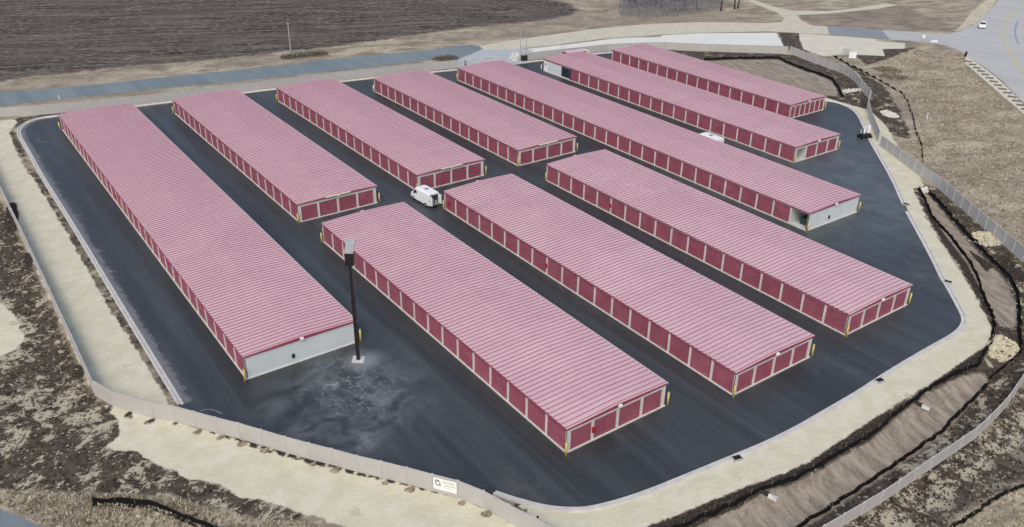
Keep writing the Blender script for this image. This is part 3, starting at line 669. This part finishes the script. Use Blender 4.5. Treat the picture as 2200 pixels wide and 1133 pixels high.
def van(loc,rz,label,open_rear=True):
    T=thing('cargo_van',label,'van',(loc[0],loc[1],0.02),rz,'white vans between the buildings')   # front towards +y
    st=[(-2.75,0.98,0.45,2.45,0.22),(-2.70,1.0,0.42,2.52,0.25),(0.6,1.02,0.40,2.56,0.26),(1.25,1.01,0.40,2.46,0.28),(1.95,0.98,0.40,1.62,0.22),(2.45,0.95,0.42,1.36,0.2),(2.78,0.86,0.46,0.98,0.15)]
    body=loft(st,M['white'],'body',T)
    m=MB(); m.add([(-0.84,1.33,2.34),(0.84,1.33,2.34),(0.88,1.93,1.68),(-0.88,1.93,1.68)],[(0,3,2,1)]); 
    for v_ in range(len(m.v)): m.v[v_]=(m.v[v_][0],m.v[v_][1]+0.05,m.v[v_][2]+0.05)
    m.build('windshield',M['glass'],T)
    for s in (-1,1):
        m=MB(); xx=s*1.03; m.add([(xx,0.72,1.52),(xx,1.75,1.50),(xx*0.98,1.28,2.18),(xx*0.98,0.72,2.2)],[(0,1,2,3) if s>0 else (3,2,1,0)]); m.build('side_window',M['glass'],T)
        m=MB(); m.box(s*1.05-0.09,s*1.05+0.09,1.42,1.58,1.35,1.68); m.build('mirror',M['black'],T)
        m=MB(); m.box(s*0.70-0.14,s*0.70+0.14,2.6,2.80,0.82,1.02); m.build('headlight',M['rim'],T)
        m=MB(); m.box(s*0.93-0.06,s*0.93+0.06,-2.79,-2.74,1.0,1.5); m.build('tail_light',M['red'],T)
        for yy in (-1.75,1.85): wheel(T,s*0.92,yy)
    m=MB(); m.box(-0.95,0.95,-2.92,-2.72,0.40,0.60); m.build('rear_bumper',M['rim'],T)
    m=MB(); m.box(-0.30,0.30,-1.0,-0.4,2.57,2.64); m.build('roof_vent',M['rim'],T)
    if open_rear:
        m=MB(); m.box(-0.80,0.80,-2.768,-2.755,0.66,2.20); m.build('cargo_opening',M['glass'],T)  # flat dark panel stands in for the shade inside the cargo space
        for s in (-1,1):
            m=MB(); m.box(s*0.90-0.03,s*0.90+0.03,-3.55,-2.78,0.62,2.22); m.build('rear_door',M['white'],T)
        m=MB(); m.box(-0.55,-0.1,-2.83,-2.77,0.7,1.5); m.box(0.15,0.5,-2.85,-2.77,0.7,1.2); m.build('cargo',M['pole_grey'],T)
    else:
        for s in (-1,1):
            m=MB(); m.box(s*0.46-0.42,s*0.46+0.42,-2.79,-2.765,0.66,2.2); m.build('rear_door',M['white'],T)
    T.scale=(0.89,0.89,0.89); return T
vf=on(881,427); vr=on(907,444)
vc=on(911,437); van((56.95,101.55),R(4),'white cargo van with its rear doors open beside the yellow bollard')
vx,vy=on(1521,290,2.7); vl=van((vx,vy),0,'white vehicle roof showing in the narrow lane behind the very long building',False); vl.scale=(1.08,1.0,1.09)

def car(loc,rz,label,mat,z=0.0):
    T=thing('car',label,'car',(loc[0],loc[1],z),rz)
    loft([(-2.2,0.80,0.42,0.92,0.14),(-2.05,0.88,0.30,1.02,0.16),(0.9,0.90,0.28,1.00,0.15),(1.9,0.86,0.30,0.86,0.14),(2.2,0.74,0.42,0.72,0.1)],mat,'body',T)
    loft([(-1.95,0.70,0.9,1.02,0.05),(-1.35,0.68,0.9,1.50,0.12),(0.15,0.68,0.9,1.50,0.14),(0.95,0.76,0.9,1.01,0.05)],mat,'cabin',T)
    m=MB(); m.add([(-0.62,0.30,1.46),(0.62,0.30,1.46),(0.68,0.92,1.05),(-0.68,0.92,1.05)],[(0,3,2,1)]); m.v=[(a,b+0.03,c+0.03) for a,b,c in m.v]; m.build('windshield',M['glass'],T)
    m=MB(); m.add([(-0.60,-1.45,1.44),(0.60,-1.45,1.44),(0.66,-1.92,1.06),(-0.66,-1.92,1.06)],[(0,1,2,3)]); m.v=[(a,b-0.03,c+0.03) for a,b,c in m.v]; m.build('rear_window',M['glass'],T)
    for s in (-1,1):
        m=MB(); m.add([(s*0.72,-1.4,1.06),(s*0.74,0.7,1.06),(s*0.70,0.15,1.42),(s*0.70,-1.25,1.42)],[(0,1,2,3) if s>0 else (3,2,1,0)]); m.v=[(a*1.02,b,c) for a,b,c in m.v]; m.build('side_window',M['glass'],T)
        for yy in (-1.35,1.4): wheel(T,s*0.80,yy,0.32,0.2)
    return T
car(on(2110,60),R(115.5),'small white car driving on the pale road, top right',M['white'],0.04)

# red box truck beyond the office building
tx,ty=on(1238,109,2.55)
T=thing('box_truck','dark red box truck with a cream cab behind the far end of the office building','truck',(tx,ty,0),R(-90-6))
loft([(-3.0,1.05,0.7,2.55,0.12),(2.2,1.05,0.7,2.55,0.12)],M['roof'],'cargo_box',T)
loft([(2.3,0.95,0.5,2.5,0.2),(3.0,0.95,0.5,2.45,0.25),(3.6,0.92,0.5,1.3,0.2)],M['cream'],'cab',T)
for s in (-1,1):
    for yy in (-2.0,2.8): wheel(T,s*0.9,yy,0.4,0.25)
m=MB(); m.box(-1.07,1.07,-3.03,-2.98,0.7,2.5); m.box(-1.1,-1.06,-3.0,2.2,2.25,2.5); m.box(1.06,1.1,-3.0,2.2,2.25,2.5); m.build('box_trim',M['fascia'],T)

# black utility cart by the right kerb
x,y=on(1857,297); T=thing('utility_cart','black wheeled utility cart with white containers by the right kerb','cart',(x,y,0),R(-20))
m=MB(); m.box(-0.95,0.95,-0.55,0.55,0.35,0.85); m.build('cart_bed',M['black'],T,bevel=0.03)
for sx in (-0.95,0.95):
    for yy in (-0.45,0.45):
        m=MB(); m.tube((sx-0.1,yy-0.0,0.3),(sx+0.1,yy,0.3),0.3,0.3,14); m.build('wheel',M['rubber'],T)
m=MB(); m.tube((-0.1,0.2,0.85),(-0.1,0.2,2.1),0.16,0.16,12); m.build('white_tank',M['white'],T)
m=MB(); m.box(0.45,1.0,0.1,0.6,0.85,2.2); m.build('white_box',M['white'],T,bevel=0.03)
m=MB(); m.tube((-0.7,0.3,0.85),(-0.7,0.3,1.6),0.12,0.12,10); m.build('grey_can',M['pole_grey'],T)

# ------------------------------------------------------------------ SILT FENCES
def silt(label,px,h=0.5,stake=2.4,dash=False,wob=0.12,group='black silt fences'):
    P=[GT(u,v)[:2] for u,v in px]; P=resample(P,0.6); x0,y0=P[0]
    T=thing('silt_fence',label,'silt fence',(x0,y0,0),0,group)
    m=MB(); rng_=random.Random(len(P)); k=len(P); hs=[]; Q=[]
    for (x,y) in P: Q.append((x+rng_.uniform(-wob,wob),y+rng_.uniform(-wob,wob))); hs.append(h*rng_.uniform(0.6,1.1)*(0.15 if dash and len(hs)%5>2 else 1))
    zs=height(np.array([q[0] for q in Q]),np.array([q[1] for q in Q]))
    for i in range(k-1):
        (xa,ya),(xb,yb)=Q[i],Q[i+1]; za,zb=zs[i],zs[i+1]; d=Vector((xb-xa,yb-ya,0)); 
        if d.length<1e-4: continue
        nn=Vector((-d.y,d.x,0)).normalized()*0.03; o=Vector((x0,y0,0))
        A=[Vector((xa,ya,za-0.1)),Vector((xb,yb,zb-0.1)),Vector((xb,yb,zb+hs[i+1])),Vector((xa,ya,za+hs[i]))]
        vs=[a+nn-o for a in A]+[a-nn-o for a in A]
        m.add(vs,[(0,1,2,3),(7,6,5,4),(3,2,6,7),(0,3,7,4),(1,5,6,2)])
        # fabric skirt lying on the soil
        if dash: continue
        sk=nn.normalized()*0.32; m.add([Vector((xa,ya,za+0.05))-o,Vector((xb,yb,zb+0.05))-o,Vector((xb,yb,zb+0.03))-sk-o,Vector((xa,ya,za+0.03))-sk-o],[(0,1,2,3)])
    m.build('fabric',M['silt'],T)
    st=max(1,int(stake/0.6)); sm=MB(); sm.box(-0.02,0.02,-0.02,0.02,-0.2,h+0.2); me=bpy.data.meshes.new('stake'); me.from_pydata(sm.v,[],sm.f); me.update(); me.materials.append(M['wood'])
    for i in list(range(0,k,st))[:99]: link('stake',me,T,(Q[i][0]-x0,Q[i][1]-y0,float(zs[i])),(R(rng_.uniform(-6,6)),R(rng_.uniform(-6,6)),0))
    return T
silt('black silt fence curving inside the dark soil pocket behind the far right building',[(1512,129),(1650,125),(1675,126),(1705,141),(1760,160),(1790,173),(1802,190),(1812,211)])
silt('dashed black silt fence outside the curved fence, below the white blankets',[(1792,123),(1840,148),(1887,173),(1937,201),(1950,221),(1960,250),(1967,283),(1980,315),(1982,350)],0.5,1.8,True)
silt('black silt fence at the foot of the straw bank, inner side of the basin',[(1975,405),(1990,440),(2007,473),(2040,508),(2080,560),(2100,596),(2112,636),(2130,676),(2139,711),(2125,748),(2100,786),(2050,808),(1995,838),(1982,849),(1925,891),(1875,934),(1810,971),(1750,1009),(1700,1034),(1650,1048),(1575,1086),(1525,1109),(1475,1128),(1420,1150)],0.55)
silt('black silt fence along the outer side of the basin matting',[(1995,408),(2025,443),(2060,483),(2090,515),(2132,560),(2170,596),(2187,631),(2192,666),(2192,706),(2195,756),(2162,786),(2137,806),(2110,841),(2062,889),(2025,929),(1987,956),(1937,991),(1887,1026),(1835,1059),(1790,1089),(1720,1131),(1680,1155)],0.45)
silt('black silt fence crossing the bottom right corner beyond the low fence',[(2230,1022),(2200,1044),(2137,1074),(2095,1106),(2060,1129),(2030,1150)],0.4)
silt('black silt fence with pale stakes in the bottom left grass',[(200,1083),(220,1083),(255,1081),(300,1087),(330,1089),(375,1106),(425,1127),(462,1141),(500,1160)],0.72,2.0,False,0.03)
W0=None
M['leafd']=simple('dead_foliage',lin(124,120,114),0.95,0.1,0.25,3)
for (x,y) in resample(chaikin(GP([(2080,134),(2112,158),(2142,184),(2172,208),(2206,240),(2262,290)]),1),2.9):
    if W0 is None:
        m=MB(); m.tube((-0.8,0,0.15),(0.8,0,0.15),0.2,0.16,8); W0=m.build('erosion_wattle',M['leafd']); tag(W0,'dark straw wattle lying across the pale road shoulder, top right','wattle','straw wattles across the road shoulder'); o=W0
    else: o=W0.copy(); COL.objects.link(o)
    o.location=(x,y,0.05); o.rotation_euler=(0,0,R(random.uniform(-70,-50)))

# ------------------------------------------------------------------ ROCKS
def rocks(label,px,n_,size,mat,name='riprap',dz=0.0):
    poly=[GT(u,v)[:2] for u,v in px]; P=np.array(poly); bm=bmesh.new(); rr=random.Random(n_); c=0; x0,y0=P.mean(0)
    while c<n_:
        x,y=rr.uniform(P[:,0].min(),P[:,0].max()),rr.uniform(P[:,1].min(),P[:,1].max())
        if sdf(np.array([x]),np.array([y]),poly)[0]<0: continue
        s=size*rr.uniform(0.5,1.3); M_=Matrix.Translation((x-x0,y-y0,hz(x,y)+s*0.2+dz))@Matrix.Rotation(rr.uniform(0,6.3),4,'Z')@Matrix.Diagonal((s,s*rr.uniform(0.6,0.9),s*rr.uniform(0.4,0.7),1))
        r_=bmesh.ops.create_icosphere(bm,subdivisions=1,radius=0.5,matrix=M_)
        for v in r_['verts']: v.co+=Vector([rr.uniform(-.08,.08)*s for _ in range(3)])
        c+=1
    me=bpy.data.meshes.new(name); bm.to_mesh(me); bm.free(); me.materials.append(mat); o=link(name,me,None,(x0,y0,0)); tag(o,label,'rocks',None,'stuff'); return o
rocks('heap of pale limestone rocks against the right fence',[(2086,507),(2095,500),(2112,499),(2132,503),(2152,528),(2140,530),(2118,530),(2098,524)],420,0.42,M['stone'])
rocks('bed of pale limestone rocks at the outer bend of the basin',[(2122,745),(2130,728),(2142,720),(2165,728),(2185,740),(2190,755),(2172,775),(2150,780),(2125,765)],420,0.42,M['stone'])
rocks('small grey rocks at the top of the basin',[(1975,405),(1990,402),(1996,412),(1984,418)],70,0.4,M['stone_white'])
rocks('oval heap of white rocks in dark soil, upper right',[(1890,241),(1905,238),(1928,247),(1930,253),(1912,254),(1896,248)],260,0.45,M['stone_white'])
rocks('white rock strip inside the curved fence',[(1810,198),(1815,193),(1851,190),(1853,195),(1820,201),(1811,203)],150,0.42,M['stone_white'])
rocks('pale rocks piled beside the black cabinet at the entrance',[(1092,124),(1104,114),(1114,113),(1116,131),(1106,133)],160,0.45,M['stone_white'])

# culvert ends
def culvert(u,v,rz,label):
    x,y,z=GT(u,v); T=thing('culvert_outlet',label,'culvert',(x,y,z),rz,'pale culvert outlets in the basin'); T.scale=(0.62,0.62,0.62)
    m=MB(); 
    for i in range(10):
        t0,t1=math.pi*i/10,math.pi*(i+1)/10; 
        for ra,rb in ((0.42,0.34),):
            m.add([(ra*math.cos(t0),0,ra*math.sin(t0)),(ra*math.cos(t1),0,ra*math.sin(t1)),(ra*math.cos(t1)*1.5,1.2,max(0.02,ra*math.sin(t1)*0.3)),(ra*math.cos(t0)*1.5,1.2,max(0.02,ra*math.sin(t0)*0.3)),
                   (rb*math.cos(t0),0,rb*math.sin(t0)),(rb*math.cos(t1),0,rb*math.sin(t1))],[(0,1,2,3),(0,4,5,1)])
    m.build('flared_end',M['concrete'],T); m=MB(); m.tube((0,-1.4,0.2),(0,0.0,0.3),0.36,0.34,12); m.build('pipe',M['black'],T)
culvert(1980,874,R(200),'pale culvert end poking from the bank, right of the dark pipe'); culvert(1651,1066,R(200),'pale culvert end at the bank foot near the bottom edge')

# storm drain inlets in the kerb
def inlet(u,v,rz,label):
    x,y=on(u,v); T=thing('storm_drain',label,'drain',(x,y,0.16),rz,'storm drains in the kerb'); T.scale=(0.75,0.75,1)
    m=MB(); m.box(-0.6,0.6,-0.4,0.4,-0.16,0.05); 
    m.build('frame',M['pole_grey'],T); m=MB()
    for i in range(6): m.box(-0.5+i*0.17,-0.38+i*0.17,-0.3,0.3,0.053,0.09)
    m.box(-0.5,0.5,-0.31,0.31,0.051,0.056); m.build('grate',M['black'],T)
inlet(1946,441,R(-75),'dark storm drain in the right kerb beside the blank-ended building'); inlet(2036,608,R(-70),'storm drain in the right kerb beyond the front right building'); inlet(1889,820,R(-10),'storm drain in the lower kerb below the front right building'); inlet(1583,987,R(-14),'storm drain in the lower kerb right of the nearest building')

# ------------------------------------------------------------------ SMALL SIGNS
def sign(u,v,w,h,ph,mat,label,rz=None,z=None,name='sign',posts=2):
    x,y,zz=GT(u,v); T=thing(name,label,'sign',(x,y,zz),-YAW if rz is None else rz)
    m=MB(); m.box(-w/2,w/2,-0.03,0.03,ph-h,ph); m.build('sign_face',mat,T)
    for s in ((-1,1) if posts==2 else (0,)): m=MB(); m.box(s*w*0.42-0.04,s*w*0.42+0.04,0.035,0.10,0,ph); m.build('post',M['pole_grey'],T)
    return T
sign(1830,130,1.7,1.5,2.0,M['white'],'square white sign standing outside the curved fence, below the blankets')
x,y,z=GT(1817,122); T=thing('wire_rack','grey wire crate standing left of the square white sign','crate',(x,y,z+0.3),-YAW)
m=MB()
for i in range(5): m.box(-0.8+i*0.4-0.03,-0.8+i*0.4+0.03,-0.4,-0.36,0,1.5); m.box(-0.8+i*0.4-0.03,-0.8+i*0.4+0.03,0.36,0.4,0,1.5)
for zz in (0,0.5,1.0,1.5): m.box(-0.83,0.83,-0.42,-0.35,zz,zz+0.05); m.box(-0.83,0.83,0.35,0.42,zz,zz+0.05)
m.build('crate_wire',M['pole_grey'],T)
sign(1982,92,0.7,0.9,2.0,M['white'],'small white road sign at the path junction, left of the grey post',posts=1)
sign(2004,104,1.6,0.5,2.0,M['white'],'wide low white road sign at the road junction',posts=1)
x,y,z=GT(1994,90); T=thing('marker_post','slanting grey post at the road junction','post',(x,y,0.04)); m=MB(); m.tube((0,0,0),(0.7,0.3,2.4),0.06,0.05,6); m.build('post_shaft',M['pole_grey'],T)
x,y,z=GT(2074,122); T=thing('marker_post','short dark post where the road shoulder begins','post',(x,y,z)); m=MB(); m.box(-0.2,0.2,-0.2,0.2,0,1.2); m.build('post_shaft',M['black'],T)
x,y,z=GT(1991,256); T=thing('marker_post','slim white marker post in the right-hand grass','post',(x,y,z)); m=MB(); m.tube((0,0,0),(0,0,1.3),0.07,0.07,8); m.build('post_shaft',M['white'],T)
x,y,z=GT(1207,106); T=thing('marker_post','thin grey post before the pale blanket behind the office building','post',(x,y,z)); m=MB(); m.tube((0,0,0),(0,0,2.4),0.06,0.06,8); m.build('post_shaft',M['pole_grey'],T)
x,y,z=GT(128,214); T=thing('marker_post','small pinkish marker at the road edge, far left','post',(x,y,z)); m=MB(); m.tube((0,0,0),(0,0,0.9),0.12,0.08,8); m.build('post_shaft',M['cream'],T)
x,y=G(1154,1113,0.9); T=thing('marker_post','red round marker on a thin post beside the front fence','marker',(x,y,0)); m=MB(); m.tube((0,0,0),(0,0,0.8),0.03,0.03,8); m.build('post_shaft',M['pole_grey'],T)
m=MB(); m.tube((0,-0.03,0.95),(0,0.03,0.95),0.17,0.17,8); m.build('disc',M['red'],T)

# ------------------------------------------------------------------ BARE TREES, SHRUBS, BRUSH
def bare_tree(u,v,h,label,mat,seed,tw=150):
    x,y,z=GT(u,v); rr=random.Random(seed); T=thing('bare_tree',label,'tree',(x,y,z-0.05),0,'bare trees at the top edge')
    tr=MB(); pts=[(0,0,0)]; r0=0.10+h*0.014
    for i in range(1,7): pts.append((pts[-1][0]+rr.uniform(-.25,.25),pts[-1][1]+rr.uniform(-.25,.25),h*i/6))
    for i in range(6): tr.tube(pts[i],pts[i+1],r0*(1-i/7),r0*(1-(i+1)/7),7)
    tr.build('trunk',mat,T,True)
    cr=MB()
    for k in range(26):
        t=rr.uniform(0.18,0.97); i=int(t*6); f_=t*6-i; p=Vector(pts[i]).lerp(Vector(pts[min(i+1,6)]),f_)
        a=rr.uniform(0,6.28); ln=h*rr.uniform(0.15,0.34)*(1.1-t*0.6); q=p+Vector((math.cos(a)*ln*0.75,math.sin(a)*ln*0.75,ln*rr.uniform(0.4,0.9)))
        cr.tube(p,q,r0*0.3*(1-t*0.6),0.02,4,False)
        for j in range(tw//26):
            s=p.lerp(q,rr.uniform(0.3,1)); e=s+Vector((rr.uniform(-1,1),rr.uniform(-1,1),rr.uniform(0.1,1)))*h*0.09; cr.tube(s,e,0.022,0.008,3,False)
    cr.build('crown',M['twig'],T); return T
random.seed(11)
spots=[(1333,31,12,'bark2','bare tree with a pale trunk at the left end of the tree row'),(1505,24,12,'bark2','bare tree with a slim pale trunk in the right half of the tree row'),
 (1549,24,11,'bark','bare dark tree second from the right end of the tree row'),(1578,20,11,'bark','bare forked dark tree at the right end of the tree row'),(1585,19,10,'bark','bare leaning dark tree touching the forked one')]
for i,(u,v,h,mt_,lab) in enumerate(spots): bare_tree(u,v,h,lab,M[mt_],i)
for i in range(24):
    u=1348+i*6.6+random.uniform(-4,4); v=random.uniform(4,30); bare_tree(u,v,random.uniform(8,12),'grey leafless tree in the crowded middle of the tree row',M['twig'],50+i,110)
# dense brush at their feet
poly=GP([(1330,36),(1380,41),(1450,38),(1520,28),(1552,22),(1545,-12),(1330,-12)]); P=np.array(poly); m=MB(); rr=random.Random(5); c=0; x0,y0=P.mean(0)
while c<3200:
    x,y=rr.uniform(P[:,0].min(),P[:,0].max()),rr.uniform(P[:,1].min(),P[:,1].max())
    if sdf(np.array([x]),np.array([y]),poly)[0]<0: continue
    h=rr.uniform(0.8,3.6); a=rr.uniform(0,6.28); w=0.045; dx,dy=math.cos(a)*w,math.sin(a)*w; lx,ly=rr.uniform(-.5,.5),rr.uniform(-.5,.5)
    m.add([(x-x0-dx,y-y0-dy,0),(x-x0+dx,y-y0+dy,0),(x-x0+lx,y-y0+ly,h),(x-x0-dy,y-y0+dx,0)],[(0,1,2),(1,3,2),(3,0,2)]); c+=1
o=m.build('brush',M['twig']); o.location=(x0,y0,0); tag(o,'grey leafless brush under the tree row','brush',None,'stuff')
def shrub(u,v,w,h,label,mat,seed):
    x,y,z=GT(u,v); rr=random.Random(seed); T=thing('shrub',label,'shrub',(x,y,z),0,'dark shrubs beside the road'); m=MB(); s=MB()
    for k in range(700):
        a,b=rr.uniform(0,6.28),rr.uniform(0,1)**0.5; px,py=math.cos(a)*b*w/2,math.sin(a)*b*w/2; pz=rr.uniform(0,1)*h*(1-b*b*0.7)*rr.uniform(0.7,1.15)
        d=[Vector((rr.uniform(-1,1),rr.uniform(-1,1),rr.uniform(-1,1)))*0.16 for _ in range(3)]; c_=Vector((px,py,pz+0.05)); m.add([c_+q for q in d],[(0,1,2)])
    for k in range(14):
        a=rr.uniform(0,6.28); s.tube((0,0,0),(math.cos(a)*w*0.4,math.sin(a)*w*0.4,h*rr.uniform(0.5,1)),0.04,0.01,4,False)
    m.build('foliage',mat,T); s.build('stems',M['bark'],T)
M['leafb']=simple('brown_foliage',lin(122,112,98),0.95,0.1,0.25,3)
for i,(u,v,w,h,mt_,lab) in enumerate([(617,126,3.2,1.2,'leafd','dark shrub left of the utility pole foot'),(637,124,4.2,1.6,'leafd','largest dark shrub, just right of the utility pole'),(662,121,4.6,1.3,'leafd','low dark shrub in the middle of the shrub row'),(688,118,4.0,1.1,'leafb','brownish shrub at the right end of the shrub row'),
   (948,129,4.0,0.9,'leafb','low brown shrub between road and fence, left of the gate'),(966,127,4.4,0.9,'leafb','low brown shrub closest to the entrance gate'),
   (1905,152,6.5,0.35,'leafb','low brown scrub patch on the slope right of the curved fence'),(1922,168,6.5,0.3,'leafb','low scrub patch lower on the slope right of the curved fence')]): shrub(u,v,w,h,lab,M[mt_],i)
# spoil clods at the feet of the front fence posts
def clod(x,y,label,seed):
    bm=bmesh.new(); bmesh.ops.create_icosphere(bm,subdivisions=3,radius=0.5); rr=random.Random(seed)
    for v in bm.verts:
        q_=0.5+0.4*((seed*37)%10)/10; v.co=Vector((v.co.x*1.1*q_,v.co.y*0.9*q_,max(v.co.z,-0.05)*0.36)); v.co*=1+0.25*math.sin(v.co.x*9+seed)*math.cos(v.co.y*8+seed)+rr.uniform(-.09,.09)
    me=bpy.data.meshes.new('soil_mound'); bm.to_mesh(me); bm.free(); me.materials.append(M['soil']); o=link('soil_mound',me,None,(x,y,hz(x,y))); tag(o,label,'soil mound','soil mounds at the front fence posts')
M['soil']=simple('spoil_soil',lin(158,146,126),0.95,0.1,0.3,3)
ords=['first','second','third','fourth','fifth','sixth','seventh','eighth','ninth','tenth','eleventh','twelfth','thirteenth']
for j,i in enumerate((5,6,7,8,10,11,13,14,16,17)):
    x,y=FRONT[i]; clod(x-0.15,y-0.75,'brown soil mound under the front fence, %s of its row from the left'%ords[j],i)

# chalky turning marks near the left kerb and specks
M['chalk']=simple('chalk_mark',lin(122,130,138),0.9,0.1,0.1,2)
M['concrete_dust']=simple('wash_out',lin(134,138,146),0.9,0.1,0.25,0.9)
for px in [[(78,300),(88,306),(105,305)],[(66,334),(80,334),(98,335)],[(103,386),(118,394),(134,393)],[(144,456),(158,464),(177,463)],[(190,536),(203,539),(220,538)],[(217,571),(232,585),(252,584)],[(428,884),(445,879),(462,882),(478,890)]]:
    stripe('chalk_mark',px,0.15,0.018,M['chalk'])
# cement dust washed out along the left gutter (thin coat, ragged by its own noise)
n=NT('wash_out_ragged',0.9,0.1); tr=n.n('ShaderNodeBsdfTransparent'); mx=n.n('ShaderNodeMixShader'); outn=n.t.nodes['Material Output']
a_=n.ramp(n.math('SUBTRACT',n.noise(0.9,7,None,0.78,0.8),n.math('MULTIPLY',n.attr('across'),0.62)),0.08,0.34)
n.col(n.mix(n.noise(2.0,4),lin(128,132,140),lin(168,170,174))); n.l(n.math('MULTIPLY',a_,0.5),mx.inputs[0]); n.l(tr.outputs[0],mx.inputs[1]); n.l(n.b.outputs[0],mx.inputs[2]); n.l(mx.outputs[0],outn.inputs[0])
q=resample(chaikin(YARD_CURB[:12],2),1.0); m=MB(); L_=[];R_=[]
for i,(x,y) in enumerate(q):
    a=np.array(q[max(i-1,0)]); b=np.array(q[min(i+1,len(q)-1)]); d=(b-a)/np.linalg.norm(b-a)
    L_.append((x+d[1]*0.45,y-d[0]*0.45,0.023)); R_.append((x+d[1]*2.0,y-d[0]*2.0,0.019))
k=len(q); m.add(L_+R_,[(i,i+k,i+k+1,i+1) for i in range(k-1)]); o=m.build('cement_wash',n.m); tag(o,kind='structure')
at=o.data.attributes.new('across','FLOAT','POINT'); at.data.foreach_set('value',np.array([0.0]*k+[1.0]*k,dtype=np.float32))

# ------------------------------------------------------------------ loose cover: dry grass tufts and soil clods (uncountable)
def zval(k,x,y):
    ix=np.clip(np.searchsorted(XS,x)-1,0,nx-2); iy=np.clip(np.searchsorted(YS,y)-1,0,ny-2)
    tx_=(x-XS[ix])/(XS[ix+1]-XS[ix]); ty_=(y-YS[iy])/(YS[iy+1]-YS[iy]); A=ZV[k].reshape(ny,nx)
    return (A[iy,ix]*(1-tx_)+A[iy,ix+1]*tx_)*(1-ty_)+(A[iy+1,ix]*(1-tx_)+A[iy+1,ix+1]*tx_)*ty_
def scatter(px,n_,ok):
    P=np.array(GP(px)); g_=np.random.default_rng(n_); x=g_.uniform(P[:,0].min(),P[:,0].max(),n_*6); y=g_.uniform(P[:,1].min(),P[:,1].max(),n_*6)
    m_=sdf(x,y,[tuple(q) for q in P])>0; x,y=x[m_],y[m_]; m_=ok(x,y)
    for q in PAVED+[YARD]: m_&=sdf(x,y,q)<-0.3
    x,y=x[m_][:n_],y[m_][:n_]; return x,y,height(x,y)
def free(x,y): return (zval('sand',x,y)<-0.4)&(zval('dirt',x,y)<-0.2)&(zval('field',x,y)<0)&(zval('mat',x,y)<-0.2)
def soil(x,y): return (zval('dirt',x,y)>0.2)&(zval('sand',x,y)<-0.3)&(zval('mat',x,y)<-0.2)
def tufts(name,label,areas,size,mats,spread=1.0,flat=False):
    g_=np.random.default_rng(3); V=[];Fc=[];MI=[]
    for px,n_,ok in areas:
        x,y,z=scatter(px,n_,ok)
        for i in range(len(x)):
            s_=size*g_.uniform(0.5,1.5); mi=int(g_.integers(len(mats)))
            for k in range(1 if flat else 4):
                a=g_.uniform(0,6.28); o_=g_.uniform(-.5,.5,2)*s_*spread; w=s_*0.28; c_=len(V); dx,dy=math.cos(a)*w,math.sin(a)*w; lx,ly=g_.uniform(-.5,.5,2)*s_
                bx,by=x[i]+o_[0],y[i]+o_[1]
                if flat: V+=[(bx-w*1.6,by-w,z[i]-.02),(bx+w*1.6,by-w*0.7,z[i]-.02),(bx+w*0.2,by+w*1.5,z[i]-.02),(bx+lx*.2,by+ly*.2,z[i]+s_*0.35)]; Fc+=[(c_,c_+1,c_+3),(c_+1,c_+2,c_+3),(c_+2,c_,c_+3)]; MI+=[mi]*3
                else: V+=[(bx-dx,by-dy,z[i]-.02),(bx+dx,by+dy,z[i]-.02),(bx+lx,by+ly,z[i]+s_*0.7)]; Fc+=[(c_,c_+1,c_+2)]; MI+=[mi]
    me=bpy.data.meshes.new(name); me.from_pydata(V,[],Fc); me.update()
    for m_ in mats: me.materials.append(m_)
    me.polygons.foreach_set('material_index',np.array(MI,dtype=np.int32)); o=link(name,me); tag(o,label,name.replace('_',' '),None,'stuff')
M['g1']=simple('straw_light',lin(206,198,176),0.95,0.1,0.15,1); M['g2']=simple('straw_dark',lin(148,138,118),0.95,0.1,0.2,1); M['g3']=simple('straw_mid',lin(182,173,152),0.95,0.1,0.15,1)
M['c1']=simple('clod_dark',lin(56,49,44),0.95,0.1,0.2,1); M['c2']=simple('clod_brown',lin(98,86,74),0.95,0.1,0.2,1); M['c3']=simple('clod_pale',lin(168,160,140),0.95,0.1,0.15,1)
SLOPE=[(1860,110),(2070,110),(2240,260),(2400,420),(2400,640),(2230,585),(2020,380),(1935,315),(1985,300),(1960,215)]
BLG=[(-80,1035),(200,1052),(420,1062),(620,1112),(800,1160),(800,1260),(-80,1260)]
BRG=[(1700,1200),(2040,1120),(2260,960),(2400,1000),(2400,1300),(1700,1300)]
tufts('dry_grass','dead straw-coloured grass tufts on the slopes outside the fences',[(SLOPE,9000,free),(BLG,3600,free),(BRG,1500,free)],0.28,[M['g1'],M['g2'],M['g3'],M['g3']])
tufts('soil_clods','loose dark and pale soil clods on the bare ground outside the fence',[([(-90,380),(0,430),(50,530),(110,665),(206,860),(262,940),(330,985),(520,1060),(700,1112),(400,1075),(0,1060),(-140,1040),(-300,700)],4500,soil),
  ([(1690,1200),(1830,1128),(1995,1016),(2115,938),(2180,852),(2260,780),(2260,1000),(2060,1105),(1980,1200)],1500,soil),([(1975,400),(2125,501),(2230,592),(2230,790),(2060,972),(1830,1128),(1700,1200),(1680,1150),(2100,850),(2190,740),(2150,590)],1500,soil)],0.3,[M['c1'],M['c2'],M['c2'],M['c3']],1.0,True)
